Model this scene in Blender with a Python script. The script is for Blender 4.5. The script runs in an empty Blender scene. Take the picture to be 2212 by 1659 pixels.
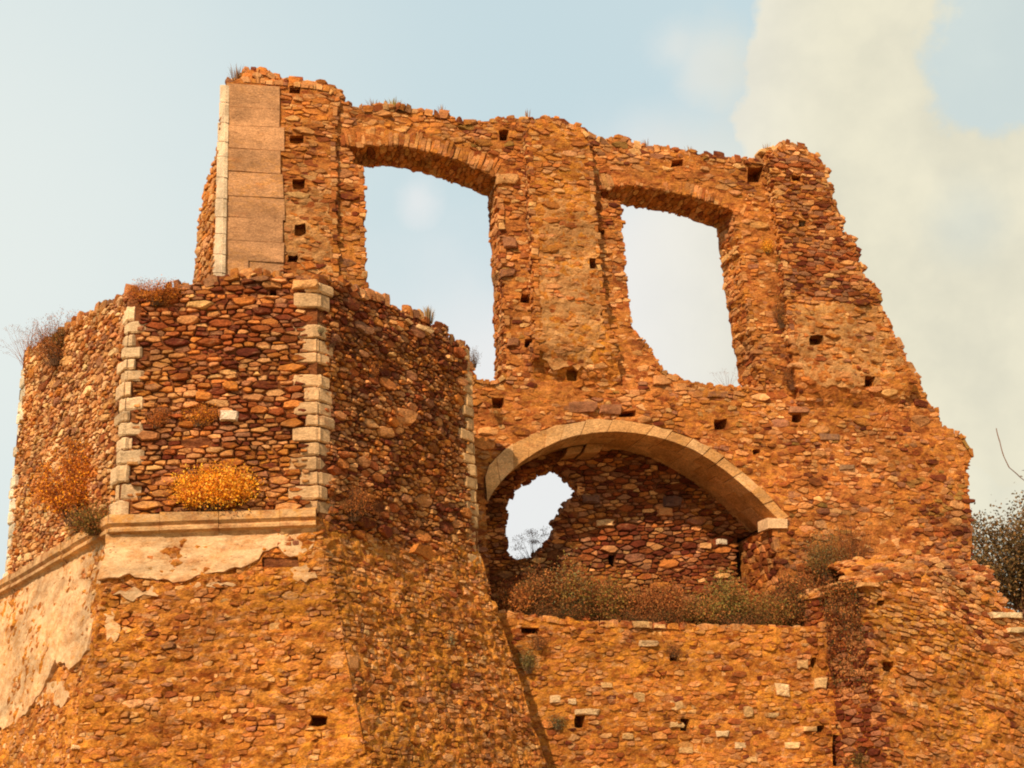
import bpy, bmesh, math, random
import numpy as np
from mathutils import Vector, Matrix, noise, kdtree
from mathutils.geometry import delaunay_2d_cdt

random.seed(11)
RNG = np.random.default_rng(11)
scene = bpy.context.scene
COL = scene.collection
R = math.radians

# ------------------------------------------------------------------ camera
PITCH, ROLL, FPX = 18.0, 3.5, 2300.0          # FPX: focal length for a picture 2212 wide
CAM = Vector((0, 0, 1.6))
fwd = Vector((0, math.cos(R(PITCH)), math.sin(R(PITCH))))
up0 = Vector((0, -math.sin(R(PITCH)), math.cos(R(PITCH))))
rgt = Vector((1, 0, 0)) * math.cos(R(ROLL)) - up0 * math.sin(R(ROLL))
upv = Vector((1, 0, 0)) * math.sin(R(ROLL)) + up0 * math.cos(R(ROLL))
cd = bpy.data.cameras.new('camera')
cam = bpy.data.objects.new('camera', cd)
COL.objects.link(cam)
M = Matrix((rgt, upv, -fwd)).transposed().to_4x4()
M.translation = CAM
cam.matrix_world = M
cd.sensor_width = 36
cd.lens = FPX / 2212 * 36
cd.clip_end = 2000
scene.camera = cam

# ------------------------------------------------------------------ light
SUN_A, SUN_E = 23.0, 41.0                      # degrees left of straight behind the camera, elevation
sdir = Vector((-math.sin(R(SUN_A)) * math.cos(R(SUN_E)), -math.cos(R(SUN_A)) * math.cos(R(SUN_E)), math.sin(R(SUN_E))))
sl = bpy.data.lights.new('sun', 'SUN')
sl.energy = 5.0
sl.angle = R(0.6)
sl.color = (1.0, 0.80, 0.56)
sun = bpy.data.objects.new('sun', sl)
sun.rotation_euler = sdir.to_track_quat('Z', 'Y').to_euler()
COL.objects.link(sun)

def ray(px, py):
    return (fwd + rgt * ((px - 1106) / FPX) - upv * ((py - 829.5) / FPX)).normalized()

world = bpy.data.worlds.new('World')
scene.world = world
world.use_nodes = True
nt = world.node_tree
nt.nodes.clear()
def N(tree, typ, **kw):
    n = tree.nodes.new(typ)
    for k, v in kw.items():
        if k.startswith('i_'):
            key = k[2:]
            key = int(key) if key.isdigit() else key.replace('_', ' ')
            n.inputs[key].default_value = v
        else:
            setattr(n, k, v)
    return n
L = nt.links.new
bgS = 0.12
out = N(nt, 'ShaderNodeOutputWorld')
bg = N(nt, 'ShaderNodeBackground')
bg.inputs['Strength'].default_value = bgS
L(bg.outputs[0], out.inputs[0])
sky = N(nt, 'ShaderNodeTexSky', sky_type='NISHITA')
sky.sun_disc = False
sky.sun_elevation = R(SUN_E)
sky.sun_rotation = math.atan2(sdir.x, sdir.y)
sky.air_density = 1.0
sky.dust_density = 2.0
tc = N(nt, 'ShaderNodeTexCoord')
def mixc(a, b, fac, tree=nt):
    m = N(tree, 'ShaderNodeMix', data_type='RGBA')
    for sock, v in ((m.inputs[6], a), (m.inputs[7], b), (m.inputs[0], fac)):
        if hasattr(v, 'links'):
            tree.links.new(v, sock)
        elif isinstance(v, tuple):
            sock.default_value = (*v, 1)
        else:
            sock.default_value = v
    return m.outputs[2]
def mth(op, a, b=None, tree=nt, clamp=False):
    m = N(tree, 'ShaderNodeMath', operation=op, use_clamp=clamp)
    for i, v in enumerate((a, b)):
        if v is None: continue
        if hasattr(v, 'links'): tree.links.new(v, m.inputs[i])
        else: m.inputs[i].default_value = v
    return m.outputs[0]
def smooth(v, lo, hi, tree=nt):
    m = N(tree, 'ShaderNodeMapRange', interpolation_type='SMOOTHSTEP')
    tree.links.new(v, m.inputs[0])
    m.inputs[1].default_value, m.inputs[2].default_value = lo, hi
    return m.outputs[0]
K = 1.0 / bgS
veil = tuple(c * K for c in (0.51, 0.63, 0.66))
base = mixc(sky.outputs[0], veil, 0.92)
gen = tc.outputs['Generated']
# warm pale haze towards the left of the view and low in the sky
def dotdir(px, py):
    d = ray(px, py)
    n = N(nt, 'ShaderNodeVectorMath', operation='DOT_PRODUCT')
    L(gen, n.inputs[0]); n.inputs[1].default_value = d
    return n.outputs['Value']
nz = N(nt, 'ShaderNodeTexNoise', i_Scale=3.2, i_Detail=9.0, i_Roughness=0.6)
L(gen, nz.inputs['Vector'])
nz2 = N(nt, 'ShaderNodeTexNoise', i_Scale=9.0, i_Detail=6.0, i_Roughness=0.55)
L(gen, nz2.inputs['Vector'])
nn = mth('ADD', mth('MULTIPLY', mth('SUBTRACT', nz.outputs[0], 0.5), 0.20), mth('MULTIPLY', mth('SUBTRACT', nz2.outputs[0], 0.5), 0.10))
def blob(px, py, rad, soft, amt=1.0, nk=1.0):
    """soft edged cloud of angular radius rad (degrees) about a sky direction"""
    d = mth('ARCCOSINE', dotdir(px, py))
    d = mth('ADD', d, mth('MULTIPLY', nn, nk))
    s = smooth(d, R(rad + soft), R(rad - soft))
    return mth('MULTIPLY', s, amt)
m1 = blob(2330, 420, 15.6, .8, 0.95, 1.0)
for b in ((1845, 40, 5.0, .45, 0.95, .9), (1925, 290, 7.2, .45, 0.95, .9), (2100, 900, 13.5, 5.0, 0.9, 1.5), (1480, 640, 8.0, 4.0, 0.95, .7), (1060, 800, 4.5, 4.5, .85, .5),
          (900, 435, 1.3, .9, 0.6, .45), (1540, 140, 2.0, 1.6, 0.62, .8), (1460, 105, 1.5, 1.4, 0.5, .8),
          (1150, 1100, 12, 8, 0.85, 1.0)):
    m1 = mth('MAXIMUM', m1, blob(*b))
gap = mth('MAXIMUM', blob(2215, 50, 3.4, .8, 0.7, 1.5), blob(2090, 480, 1.2, 1.6, 0.22, .5))
m1 = mth('MULTIPLY', m1, mth('SUBTRACT', 1.0, gap))
# clouds elsewhere round the sky
nz3 = N(nt, 'ShaderNodeTexNoise', i_Scale=1.6, i_Detail=8.0, i_Roughness=0.6)
L(gen, nz3.inputs['Vector'])
behind = smooth(dotdir(1106, 600), 0.55, 0.2)
m1 = mth('MAXIMUM', m1, mth('MULTIPLY', mth('MULTIPLY', smooth(nz3.outputs[0], 0.46, 0.62), behind), 0.85))
shade = smooth(mth('ADD', mth('MULTIPLY', nz2.outputs[0], .5), mth('MULTIPLY', nz.outputs[0], .5)), 0.38, 0.62)
ccol = mixc(tuple(c * K for c in (0.62, 0.59, 0.465)), tuple(c * K for c in (0.76, 0.71, 0.54)), shade)
# lower, the cloud goes from cream to pale lavender white
sep = N(nt, 'ShaderNodeSeparateXYZ'); L(gen, sep.inputs[0])
warm = smooth(sep.outputs[0], 0.05, 0.32)
ccol = mixc(tuple(c * K for c in (0.74, 0.73, 0.72)), ccol, warm)
base = mixc(base, tuple(c * K for c in (0.70, 0.735, 0.70)), blob(-300, 600, 19, 17, .9, .4))
L(mixc(base, ccol, m1), bg.inputs['Color'])

scene.view_settings.view_transform = 'Standard'
scene.view_settings.look = 'None'
scene.view_settings.exposure = 0.24
scene.view_settings.gamma = 1.0
scene.render.engine = 'CYCLES'
scene.cycles.filter_width = 2.0
scene.cycles.max_bounces = 6
scene.cycles.use_denoising = True

# ------------------------------------------------------------------ materials
def new_mat(name):
    m = bpy.data.materials.new(name)
    m.use_nodes = True
    t = m.node_tree
    b = t.nodes['Principled BSDF']
    b.inputs['Roughness'].default_value = 0.95
    b.inputs['Specular IOR Level'].default_value = 0.12
    return m, t, b
def tex(t, vec, scale, detail=5.0, rough=0.6, dist=0.0):
    n = N(t, 'ShaderNodeTexNoise', i_Scale=scale, i_Detail=detail, i_Roughness=rough, i_Distortion=dist)
    t.links.new(vec, n.inputs['Vector'])
    return n.outputs[0]
def masonry(name, attr=True, base=(0.5, 0.25, 0.1), dark=(0.3, 0.1, 0.03), lichen=0.3, lcol=(0.62, 0.25, 0.02), bump=0.5, grey=0.15, pit_shade=0.0, stretch=(1, 1, 2.0), mottle=.42, patchy=0.0):
    m, t, b = new_mat(name)
    geo = N(t, 'ShaderNodeNewGeometry')
    mp = N(t, 'ShaderNodeMapping'); mp.inputs['Scale'].default_value = stretch
    t.links.new(geo.outputs['Position'], mp.inputs[0])
    P = mp.outputs[0]
    if attr:
        a = N(t, 'ShaderNodeAttribute', attribute_name='col')
        c = a.outputs['Color']
        fine = tex(t, P, 22, 6, 0.7)
        v = N(t, 'ShaderNodeMapRange'); t.links.new(fine, v.inputs[0])
        v.inputs[1].default_value, v.inputs[2].default_value, v.inputs[3].default_value, v.inputs[4].default_value = .25, .75, .62, 1.38
        h = N(t, 'ShaderNodeVectorMath', operation='SCALE'); t.links.new(c, h.inputs[0]); t.links.new(v.outputs[0], h.inputs['Scale'])
        c = h.outputs[0]
    else:
        c = mixc(dark, base, smooth(tex(t, P, 3.0, 8, 0.72, .4), .36, .60, t), t)
        c = mixc(c, tuple(min(.85, x * 1.35 + .03) for x in base), mth('MULTIPLY', smooth(tex(t, P, 7.5, 6, .7), .5, .72, t), .6, t), t)
    # grey weathering in drifts
    c = mixc(c, (0.24, 0.105, 0.04), mth('MULTIPLY', smooth(tex(t, P, 1.1, 7, .65), .52, .72, t), grey * 2, t), t)
    # rusty stain
    c = mixc(c, (0.36, 0.09, 0.02), mth('MULTIPLY', smooth(tex(t, P, 1.9, 6, .7), .55, .75, t), .45, t), t)
    # lichen
    lm = mth('MULTIPLY', smooth(tex(t, P, 0.55, 3, .5), .42, .62, t), smooth(tex(t, P, 6.5, 8, .75), .46, .60, t), t)
    c = mixc(c, lcol, mth('MULTIPLY', lm, lichen, t), t)
    if pit_shade:
        vo = N(t, 'ShaderNodeTexVoronoi', i_Scale=11.0); t.links.new(P, vo.inputs['Vector'])
        pm = mth('MULTIPLY', smooth(vo.outputs['Distance'], .26, .12, t), smooth(tex(t, P, 2.6, 4), .47, .6, t), t)
        c = mixc(c, (0.14, 0.04, 0.015), mth('MULTIPLY', pm, pit_shade, t), t)  # hollows in colour only: their shade painted as dark spots
    if patchy:
        c = mixc(c, (.60, .33, .16), mth('MULTIPLY', smooth(tex(t, P, 3.7, 8, .75, .6), .53, .66, t), patchy, t), t)
        c = mixc(c, (.22, .045, .012), mth('MULTIPLY', smooth(tex(t, P, 4.9, 8, .78, .8), .53, .65, t), patchy, t), t)
    big = N(t, 'ShaderNodeMapRange'); t.links.new(tex(t, P, .9, 5, .6, .5), big.inputs[0])
    big.inputs[1].default_value, big.inputs[2].default_value, big.inputs[3].default_value, big.inputs[4].default_value = .36, .64, .74, 1.24
    s0_ = N(t, 'ShaderNodeVectorMath', operation='SCALE'); t.links.new(c, s0_.inputs[0]); t.links.new(big.outputs[0], s0_.inputs['Scale'])
    c = s0_.outputs[0]
    mot = N(t, 'ShaderNodeMapRange'); t.links.new(tex(t, P, 8.5, 9, .82, .3), mot.inputs[0])
    mot.inputs[1].default_value, mot.inputs[2].default_value, mot.inputs[3].default_value, mot.inputs[4].default_value = .32, .68, 1 - mottle, 1 + mottle * .75
    sc_ = N(t, 'ShaderNodeVectorMath', operation='SCALE'); t.links.new(c, sc_.inputs[0]); t.links.new(mot.outputs[0], sc_.inputs['Scale'])
    gr = N(t, 'ShaderNodeMapRange'); t.links.new(tex(t, P, 34, 4, .7), gr.inputs[0])
    gr.inputs[1].default_value, gr.inputs[2].default_value, gr.inputs[3].default_value, gr.inputs[4].default_value = .34, .66, 1 - mottle * .75, 1 + mottle * .6
    s2_ = N(t, 'ShaderNodeVectorMath', operation='SCALE'); t.links.new(sc_.outputs[0], s2_.inputs[0]); t.links.new(gr.outputs[0], s2_.inputs['Scale'])
    c = mixc(s2_.outputs[0], (.13, .03, .01), mth('MULTIPLY', smooth(tex(t, P, 15, 5, .65), .60, .68, t), .75 * min(1, mottle * 2), t), t)  # dark red flecks put the shade of small pits into the colour
    t.links.new(c, b.inputs['Base Color'])
    bp = N(t, 'ShaderNodeBump', i_Strength=bump, i_Distance=0.05)
    t.links.new(mth('ADD', tex(t, P, 14, 8, .7), mth('MULTIPLY', tex(t, P, 60, 4, .6), .35, t), t), bp.inputs['Height'])
    t.links.new(bp.outputs[0], b.inputs['Normal'])
    return m
MAT = {}
MAT['stone'] = masonry('weathered_stone', lichen=0.35, bump=.55, patchy=.22)
MAT['stone_orange'] = masonry('lichen_stone', lichen=0.8, bump=.55, patchy=.55)
MAT['mortar'] = masonry('ochre_mortar', False, (0.53, 0.19, 0.042), (0.24, 0.05, 0.011), .4, bump=.8, pit_shade=.5)
MAT['mortar_dark'] = masonry('dark_joint_earth', False, (0.24, 0.08, 0.024), (0.10, 0.024, 0.008), .15, bump=.8)
MAT['mortar_orange'] = masonry('orange_mortar', False, (0.62, 0.235, 0.036), (0.28, 0.062, 0.009), .7, bump=.9, pit_shade=.5, patchy=.7)
MAT['plaster'] = masonry('old_lime_plaster', False, (0.66, 0.42, 0.225), (0.50, 0.25, 0.10), .35, bump=.6, grey=.13, pit_shade=.7, mottle=.22)
MAT['ashlar'] = masonry('dressed_stone', lichen=0.25, bump=.55, grey=.2, mottle=.36, stretch=(1, 1, 2.2))
MAT['render'] = masonry('old_tan_render', False, (.54, .27, .10), (.40, .15, .04), .4, bump=.9, grey=.08, pit_shade=.85, mottle=.34)
MAT['quoin'] = masonry('pale_quoin_stone', lichen=0.15, bump=.6, grey=.08, mottle=.22)
def plant_mat(name):
    m, t, b = new_mat(name)
    a = N(t, 'ShaderNodeAttribute', attribute_name='col')
    t.links.new(a.outputs['Color'], b.inputs['Base Color'])
    b.inputs['Roughness'].default_value = .8
    tr = N(t, 'ShaderNodeBsdfTranslucent'); t.links.new(a.outputs['Color'], tr.inputs[0])
    mx = N(t, 'ShaderNodeMixShader'); mx.inputs[0].default_value = .25
    t.links.new(b.outputs[0], mx.inputs[1]); t.links.new(tr.outputs[0], mx.inputs[2])
    t.links.new(mx.outputs[0], t.nodes['Material Output'].inputs[0])
    return m
MAT['leaf'] = plant_mat('plant_leaf')

PAL = dict(ochre=(.46, .170, .042), orange=(.46, .17, .035), rust=(.27, .078, .022), maroon=(.14, .032, .013), beige=(.62, .34, .14),
           mauve=(.29, .13, .066), tan=(.50, .232, .088), olive=(.28, .15, .04), pale=(.74, .49, .25))
def shade1(c, a, b):
    f = random.uniform(a, b)
    return tuple(x * f for x in c)
for k_ in list(PAL):
    a_, b_, c_ = PAL[k_]
    PAL[k_] = (a_ * .98, b_ * .88, c_ * .80)
def pick(weights):
    ks = list(weights)
    k = random.choices(ks, [weights[x] for x in ks])[0]
    c = PAL[k]
    v = random.uniform(.78, 1.22)
    return tuple(max(0.01, min(.85, x * v * random.uniform(.94, 1.06))) for x in c)

# ------------------------------------------------------------------ mesh helpers
def empty(name, loc, label=None, cat=None, group=None):
    o = bpy.data.objects.new(name, None)
    o.location = loc
    o.empty_display_size = .3
    COL.objects.link(o)
    if label: o['label'] = label
    if cat: o['category'] = cat
    if group: o['group'] = group
    return o
def mesh_obj(name, verts, faces, mat, parent=None, cols=None, kind=None, smoothf=False):
    me = bpy.data.meshes.new(name)
    if parent is not None:
        p = parent
        off = Vector((0, 0, 0))
        while p is not None:
            off += Vector(p.location); p = p.parent
        ov = np.array([off.x, off.y, off.z])
        verts = np.asarray(verts, dtype=float).reshape(-1, 3) - ov
        verts = verts.tolist()
    me.from_pydata(verts, [], faces)
    if cols is not None:
        at = me.attributes.new('col', 'FLOAT_COLOR', 'POINT')
        c = np.ones((len(me.vertices), 4), dtype=np.float32)
        c[:, :3] = np.asarray(cols, dtype=np.float32).reshape(-1, 3)
        at.data.foreach_set('color', c.ravel())
    if mat: me.materials.append(mat)
    if smoothf: me.shade_smooth()
    o = bpy.data.objects.new(name, me)
    COL.objects.link(o)
    if parent is not None: o.parent = parent
    if kind: o['kind'] = kind
    return o

class Plane:
    def __init__(s, o, u, v, relief=None):
        s.o = Vector(o); s.u = Vector(u).normalized(); s.v = Vector(v).normalized()
        s.n = s.u.cross(s.v).normalized()
        s.relief = relief
    def hit(s, px, py, off=0.0):
        d = ray(px, py)
        o = s.o + s.n * off
        t = (o - CAM).dot(s.n) / d.dot(s.n)
        p = CAM + d * t - s.o
        return (p.dot(s.u), p.dot(s.v))
    def poly(s, pts, off=0.0):
        return [s.hit(x, y, off) for x, y in pts]
    def at(s, u, v, z=0.0):
        if s.relief: z += s.relief(u, v)
        return s.o + s.u * u + s.v * v + s.n * z
    def flat(s, u, v, z=0.0):
        return s.o + s.u * u + s.v * v + s.n * z
    def shifted(s, z, relief=None):
        return Plane(s.o + s.n * z, s.u, s.v, relief)
def project(p):
    d = Vector(p) - CAM
    w = d.dot(fwd)
    if w < .1: return None
    return (1106 + FPX * d.dot(rgt) / w, 829.5 - FPX * d.dot(upv) / w)

def relief_fn(seed, amp=.05, sc=.8):
    def f(u, v):
        return amp * noise.fractal(Vector((u * sc + seed, v * sc, seed * 3.1)), 1.0, 2.1, 3)
    return f
def inpoly(P, poly):
    P = np.asarray(P, dtype=float); poly = np.asarray(poly, dtype=float)
    x, y = P[:, 0], P[:, 1]
    r = np.zeros(len(P), dtype=bool)
    n = len(poly)
    for i in range(n):
        x1, y1 = poly[i]; x2, y2 = poly[(i + 1) % n]
        if y1 == y2: continue
        c = ((y1 > y) != (y2 > y)) & (x < (x2 - x1) * (y - y1) / (y2 - y1) + x1)
        r ^= c
    return r
def area2(poly):
    return .5 * sum(poly[i][0] * poly[(i + 1) % len(poly)][1] - poly[(i + 1) % len(poly)][0] * poly[i][1] for i in range(len(poly)))
def rag(poly, step=.13, amp=.03, closed=True, steps=False):
    out = []
    n = len(poly)
    for i in range(n if closed else n - 1):
        a, b = Vector(poly[i]), Vector(poly[(i + 1) % n])
        Lg = (b - a).length
        k = max(1, int(Lg / step))
        pn = Vector((-(b - a).y, (b - a).x)) / max(Lg, 1e-6)
        for j in range(k):
            p = a.lerp(b, j / k)
            out.append(tuple(p + pn * random.uniform(-amp, amp)))
    if not closed: out.append(tuple(poly[-1]))
    return out

def core_slab(name, plane, outline, through, pockets, T, parent, mat, grid=.09, lump=.018, pdepth=.5, seed=0.0):
    loops = [outline] + list(through) + list(pockets)
    pts, edges = [], []
    for lp in loops:
        b = len(pts)
        pts += [Vector(p) for p in lp]
        edges += [(b + i, b + (i + 1) % len(lp)) for i in range(len(lp))]
    A = np.array(outline)
    lo, hi = A.min(0), A.max(0)
    gx, gy = np.meshgrid(np.arange(lo[0], hi[0], grid), np.arange(lo[1], hi[1], grid))
    G = np.stack([gx.ravel(), gy.ravel()], 1) + RNG.uniform(-.3, .3, (gx.size, 2)) * grid
    G = G[inpoly(G, outline)]
    for t in through: G = G[~inpoly(G, t)]
    pts += [Vector(p) for p in G.tolist()]
    V, E, F, _, _, _ = delaunay_2d_cdt(pts, edges, [], 0, 1e-5)
    V = np.array([tuple(v) for v in V])
    F = np.array([f for f in F if len(f) == 3])
    C = V[F].mean(1)
    ins = inpoly(C, outline)
    for t in through: ins &= ~inpoly(C, t)
    inp = np.zeros(len(C), dtype=bool)
    for p in pockets: inp |= inpoly(C, p)
    inp &= ins
    front = F[ins & ~inp]; back = F[ins]; pk = F[inp]
    nV = len(V)
    vs = []
    for u, v in V.tolist():
        l = lump * noise.fractal(Vector((u * 5 + seed, v * 7, seed)), .7, 2.1, 4)
        vs.append(plane.at(u, v, l))
    vs += [plane.flat(u, v, -T) for u, v in V.tolist()]
    vs += [plane.flat(u, v, -pdepth) for u, v in V.tolist()]
    faces = []
    for tri in front.tolist():
        a, b, c = tri
        faces.append((a, b, c))
    for a, b, c in back.tolist(): faces.append((nV + c, nV + b, nV + a))
    for a, b, c in pk.tolist(): faces.append((2 * nV + a, 2 * nV + b, 2 * nV + c))
    def bedges(tr):
        s = {}
        for a, b, c in tr.tolist():
            for e in ((a, b), (b, c), (c, a)):
                s[e] = 1
        return [e for e in s if (e[1], e[0]) not in s]
    be_back = set(bedges(back))
    for e in bedges(front):
        a, b = e
        if e in be_back:
            faces.append((b, a, nV + a, nV + b))
        else:
            faces.append((b, a, 2 * nV + a, 2 * nV + b))
    used = sorted({i for f in faces for i in f})
    mp = {k: i for i, k in enumerate(used)}
    vs = [tuple(vs[i]) for i in used]
    faces = [tuple(mp[i] for i in f) for f in faces]
    return mesh_obj(name, vs, faces, mat, parent)

# ---- rubble packing: discs of many sizes, then a power diagram between them
def pack(lo, hi, rmin, rmax, aspect, tilt, shares, near=None, course=.8):
    """returns list of (centre_uv, polygon_uv, radius)"""
    ct, st = math.cos(tilt), math.sin(tilt)
    def w(u, v): return ((u * ct + v * st) / aspect, -u * st + v * ct)
    def iw(x, y):
        x = x * aspect
        return (x * ct - y * st, x * st + y * ct)
    cs = [w(a, b) for a in (lo[0], hi[0]) for b in (lo[1], hi[1])]
    x0, x1 = min(c[0] for c in cs), max(c[0] for c in cs)
    y0, y1 = min(c[1] for c in cs), max(c[1] for c in cs)
    res = rmin * .5
    nx, ny = int((x1 - x0) / res) + 3, int((y1 - y0) / res) + 3
    D = np.full((nx, ny), 1e3, dtype=np.float32)
    X, Y = np.meshgrid(np.arange(nx) * res + x0, np.arange(ny) * res + y0, indexing='ij')
    if near is not None:
        U = X * aspect * ct - Y * st; Vv = X * aspect * st + Y * ct
        mk = near(np.stack([U.ravel(), Vv.ravel()], 1)).reshape(nx, ny)
        D[~mk] = -1
    area = (D > 0).sum() * res * res
    nc = len(shares)
    sites = []
    seed_w = random.uniform(0, 50)
    for k in range(nc):
        r = rmax * (rmin / rmax) ** (k / max(1, nc - 1))
        target = area * shares[k] / (math.pi * r * r) if k < nc - 1 else 1e9
        cnt = 0
        for _pass in range(2 if k < nc - 1 else 2):
            idx = np.argwhere(D >= r)
            if len(idx) == 0: break
            RNG.shuffle(idx)
            if len(idx) > 60000: idx = idx[:60000]
            for i, j in idx:
                if D[i, j] < r: continue
                rr = r * random.uniform(.88, 1.0)
                px, py = x0 + (i + random.uniform(-.4, .4)) * res, y0 + (j + random.uniform(-.4, .4)) * res
                sites.append((px, py, rr)); cnt += 1
                q = int((2.1 * r) / res) + 2
                i0, i1, j0, j1 = max(0, i - q), min(nx, i + q + 1), max(0, j - q), min(ny, j + q + 1)
                dd = np.sqrt((X[i0:i1, j0:j1] - px) ** 2 + (Y[i0:i1, j0:j1] - py) ** 2) - rr
                np.minimum(D[i0:i1, j0:j1], dd, out=D[i0:i1, j0:j1])
                if cnt >= target: break
            if cnt >= target: break
    if course:
        ys, y = [], y0
        while y < y1 + .1:
            hh = rmin * random.uniform(1.7, 3.6)
            ys.append(y + hh / 2); y += hh
        ys = np.array(ys)
        s2 = []
        for px, py, r_ in sites:
            wv = .05 * noise.noise(Vector((px * 1.3 + seed_w, py * .4, 2.0)))
            yy = ys[int(np.argmin(np.abs(ys - (py + wv))))] - wv
            k = course if r_ < rmax * .75 else course * .4
            s2.append((px, py + (yy - py) * k, r_))
        sites = s2
    kd = kdtree.KDTree(len(sites))
    for i, s in enumerate(sites): kd.insert((s[0], s[1], 0), i)
    kd.balance()
    res_l = []
    for i, (px, py, r) in enumerate(sites):
        e = r * 1.9 + rmin
        poly = [(-e, -e * .8), (-e * .8, -e), (e * .8, -e), (e, -e * .8), (e, e * .8), (e * .8, e), (-e * .8, e), (-e, e * .8)]
        for (co, j, dist) in kd.find_n((px, py, 0), 20):
            if j == i: continue
            qx, qy, rj = sites[j]
            dx, dy = qx - px, qy - py
            d2 = dx * dx + dy * dy
            c = (d2 + r * r - rj * rj) / 2
            if c > math.sqrt(d2) * e * 1.42: continue
            new = []
            n = len(poly)
            pv = poly[-1]; pd = pv[0] * dx + pv[1] * dy - c
            for q in poly:
                qd = q[0] * dx + q[1] * dy - c
                if (pd > 0) != (qd > 0):
                    t = pd / (pd - qd)
                    new.append((pv[0] + (q[0] - pv[0]) * t, pv[1] + (q[1] - pv[1]) * t))
                if qd <= 0: new.append(q)
                pv, pd = q, qd
            poly = new
            if len(poly) < 3: break
        if len(poly) < 3: continue
        res_l.append((iw(px, py), [iw(px + a, py + b) for a, b in poly], r))
    return res_l

def stone_geo(poly, c, mapf, proud, gap, base=-.05, dome=1.0):
    """closed-sided stone: sunk ring, shoulder ring, cap ring, centre"""
    cx, cy = c
    cx = sum(p[0] for p in poly) / len(poly); cy = sum(p[1] for p in poly) / len(poly)
    q = []
    for x, y in poly:
        d = math.hypot(x - cx, y - cy)
        if d < gap * 1.2: continue
        s = (d - gap) / d
        q.append((cx + (x - cx) * s, cy + (y - cy) * s))
    if len(q) < 3: return None
    r = []
    n = len(q)
    mind = .012
    for i in range(n):
        a, b, d = Vector(q[i - 1]), Vector(q[i]), Vector(q[(i + 1) % n])
        if (a - b).length < mind: continue
        if n <= 6 and random.random() < .55:
            k, k2 = random.uniform(.08, .3), random.uniform(.08, .3)
            r.append(b.lerp(a, k)); r.append(b.lerp(d, k2))
        else:
            r.append(b + (Vector((cx, cy)) - b) * random.uniform(-.04, .16))
    n = len(r)
    if n < 4: return None
    size = math.sqrt(abs(area2(r))) if n else 0
    if size < .03: return None
    tx, ty = random.uniform(-.22, .22), random.uniform(-.26, .20)
    vs, fs = [], []
    sh = proud * random.uniform(.45, .7)
    for p in r: vs.append(mapf(p.x, p.y, base))
    for p in r: vs.append(mapf(p.x, p.y, sh + (p.x - cx) * tx * .5 + (p.y - cy) * ty * .5))
    kk = random.uniform(.78, .92)
    for p in r:
        x, y = cx + (p.x - cx) * kk, cy + (p.y - cy) * kk
        x += random.uniform(-.06, .06) * size; y += random.uniform(-.06, .06) * size
        vs.append(mapf(x, y, proud + (x - cx) * tx + (y - cy) * ty + random.uniform(-.06, .06) * min(size, .2) * dome))
    vs.append(mapf(cx + random.uniform(-.1, .1) * size, cy + random.uniform(-.1, .1) * size, proud + .02 * size * dome))
    for i in range(n):
        j = (i + 1) % n
        fs.append((i, j, n + j, n + i))
        fs.append((n + i, n + j, 2 * n + j, 2 * n + i))
        fs.append((2 * n + i, 2 * n + j, 3 * n))
    return vs, fs

class Mason:
    """collects stones of one thing (or part); the 300 that show largest become parts, the rest one mass"""
    def __init__(s, parent, mat, mass='rubble_fill', limit=300):
        s.parent = parent; s.mat = mat; s.p = {}; s.mass = mass; s.limit = limit
    def add(s, name, vs, fs, col, mat=None):
        s.p.setdefault(name, []).append((vs, fs, col, mat or s.mat))
    def finish(s):
        for name, L_ in s.p.items():
            sc = []
            for k, (vs, fs, col, mat) in enumerate(L_):
                pr = [project(v) for v in (vs[::3] if len(vs) > 12 else vs)]
                if any(p is None for p in pr): sc.append(0); continue
                xs = [p[0] for p in pr]; ys = [p[1] for p in pr]
                cx, cy = sum(xs) / len(xs), sum(ys) / len(ys)
                a = (max(xs) - min(xs)) * (max(ys) - min(ys))
                if not (5 < cx < 2207 and 5 < cy < 1654): a = 0
                # facing
                c0 = Vector(vs[-1])
                sc.append(a * s.vis(c0, vs))
            order = sorted(range(len(L_)), key=lambda i: -sc[i])
            lim = s.limit
            big = [i for i in order[:lim] if sc[i] > 0]
            rest = [i for i in order if i not in set(big)]
            for i in big:
                vs, fs, col, mat = L_[i]
                mesh_obj(name, [tuple(v) for v in vs], fs, mat, s.parent, [col] * len(vs))
            bymat = {}
            for i in rest: bymat.setdefault(L_[i][3].name, []).append(i)
            for mn, ids in bymat.items():
                V, F, C = [], [], []
                for i in ids:
                    vs, fs, col, mat = L_[i]
                    b = len(V)
                    V += [tuple(v) for v in vs]
                    F += [tuple(b + x for x in f) for f in fs]
                    C += [col] * len(vs)
                mesh_obj(s.mass if name == 'stone' else name + '_fill', V, F, bpy.data.materials[mn], s.parent, C, kind='stuff')
    def vis(s, c, vs):
        # outward direction of a stone: from its sunk ring to its cap
        n = Vector(vs[-1]) - Vector(vs[0])
        return 1.0 if (CAM - c).normalized().dot(n.normalized()) > -.2 and HID(c) else 0.0
HIDERS = []
def HID(c):
    """false where the tower stands in front of a stone"""
    p = project(c)
    if p is None: return False
    for dist, poly in HIDERS:
        if (c - CAM).length > dist and inpoly([p], poly)[0]: return False
    return True

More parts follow.
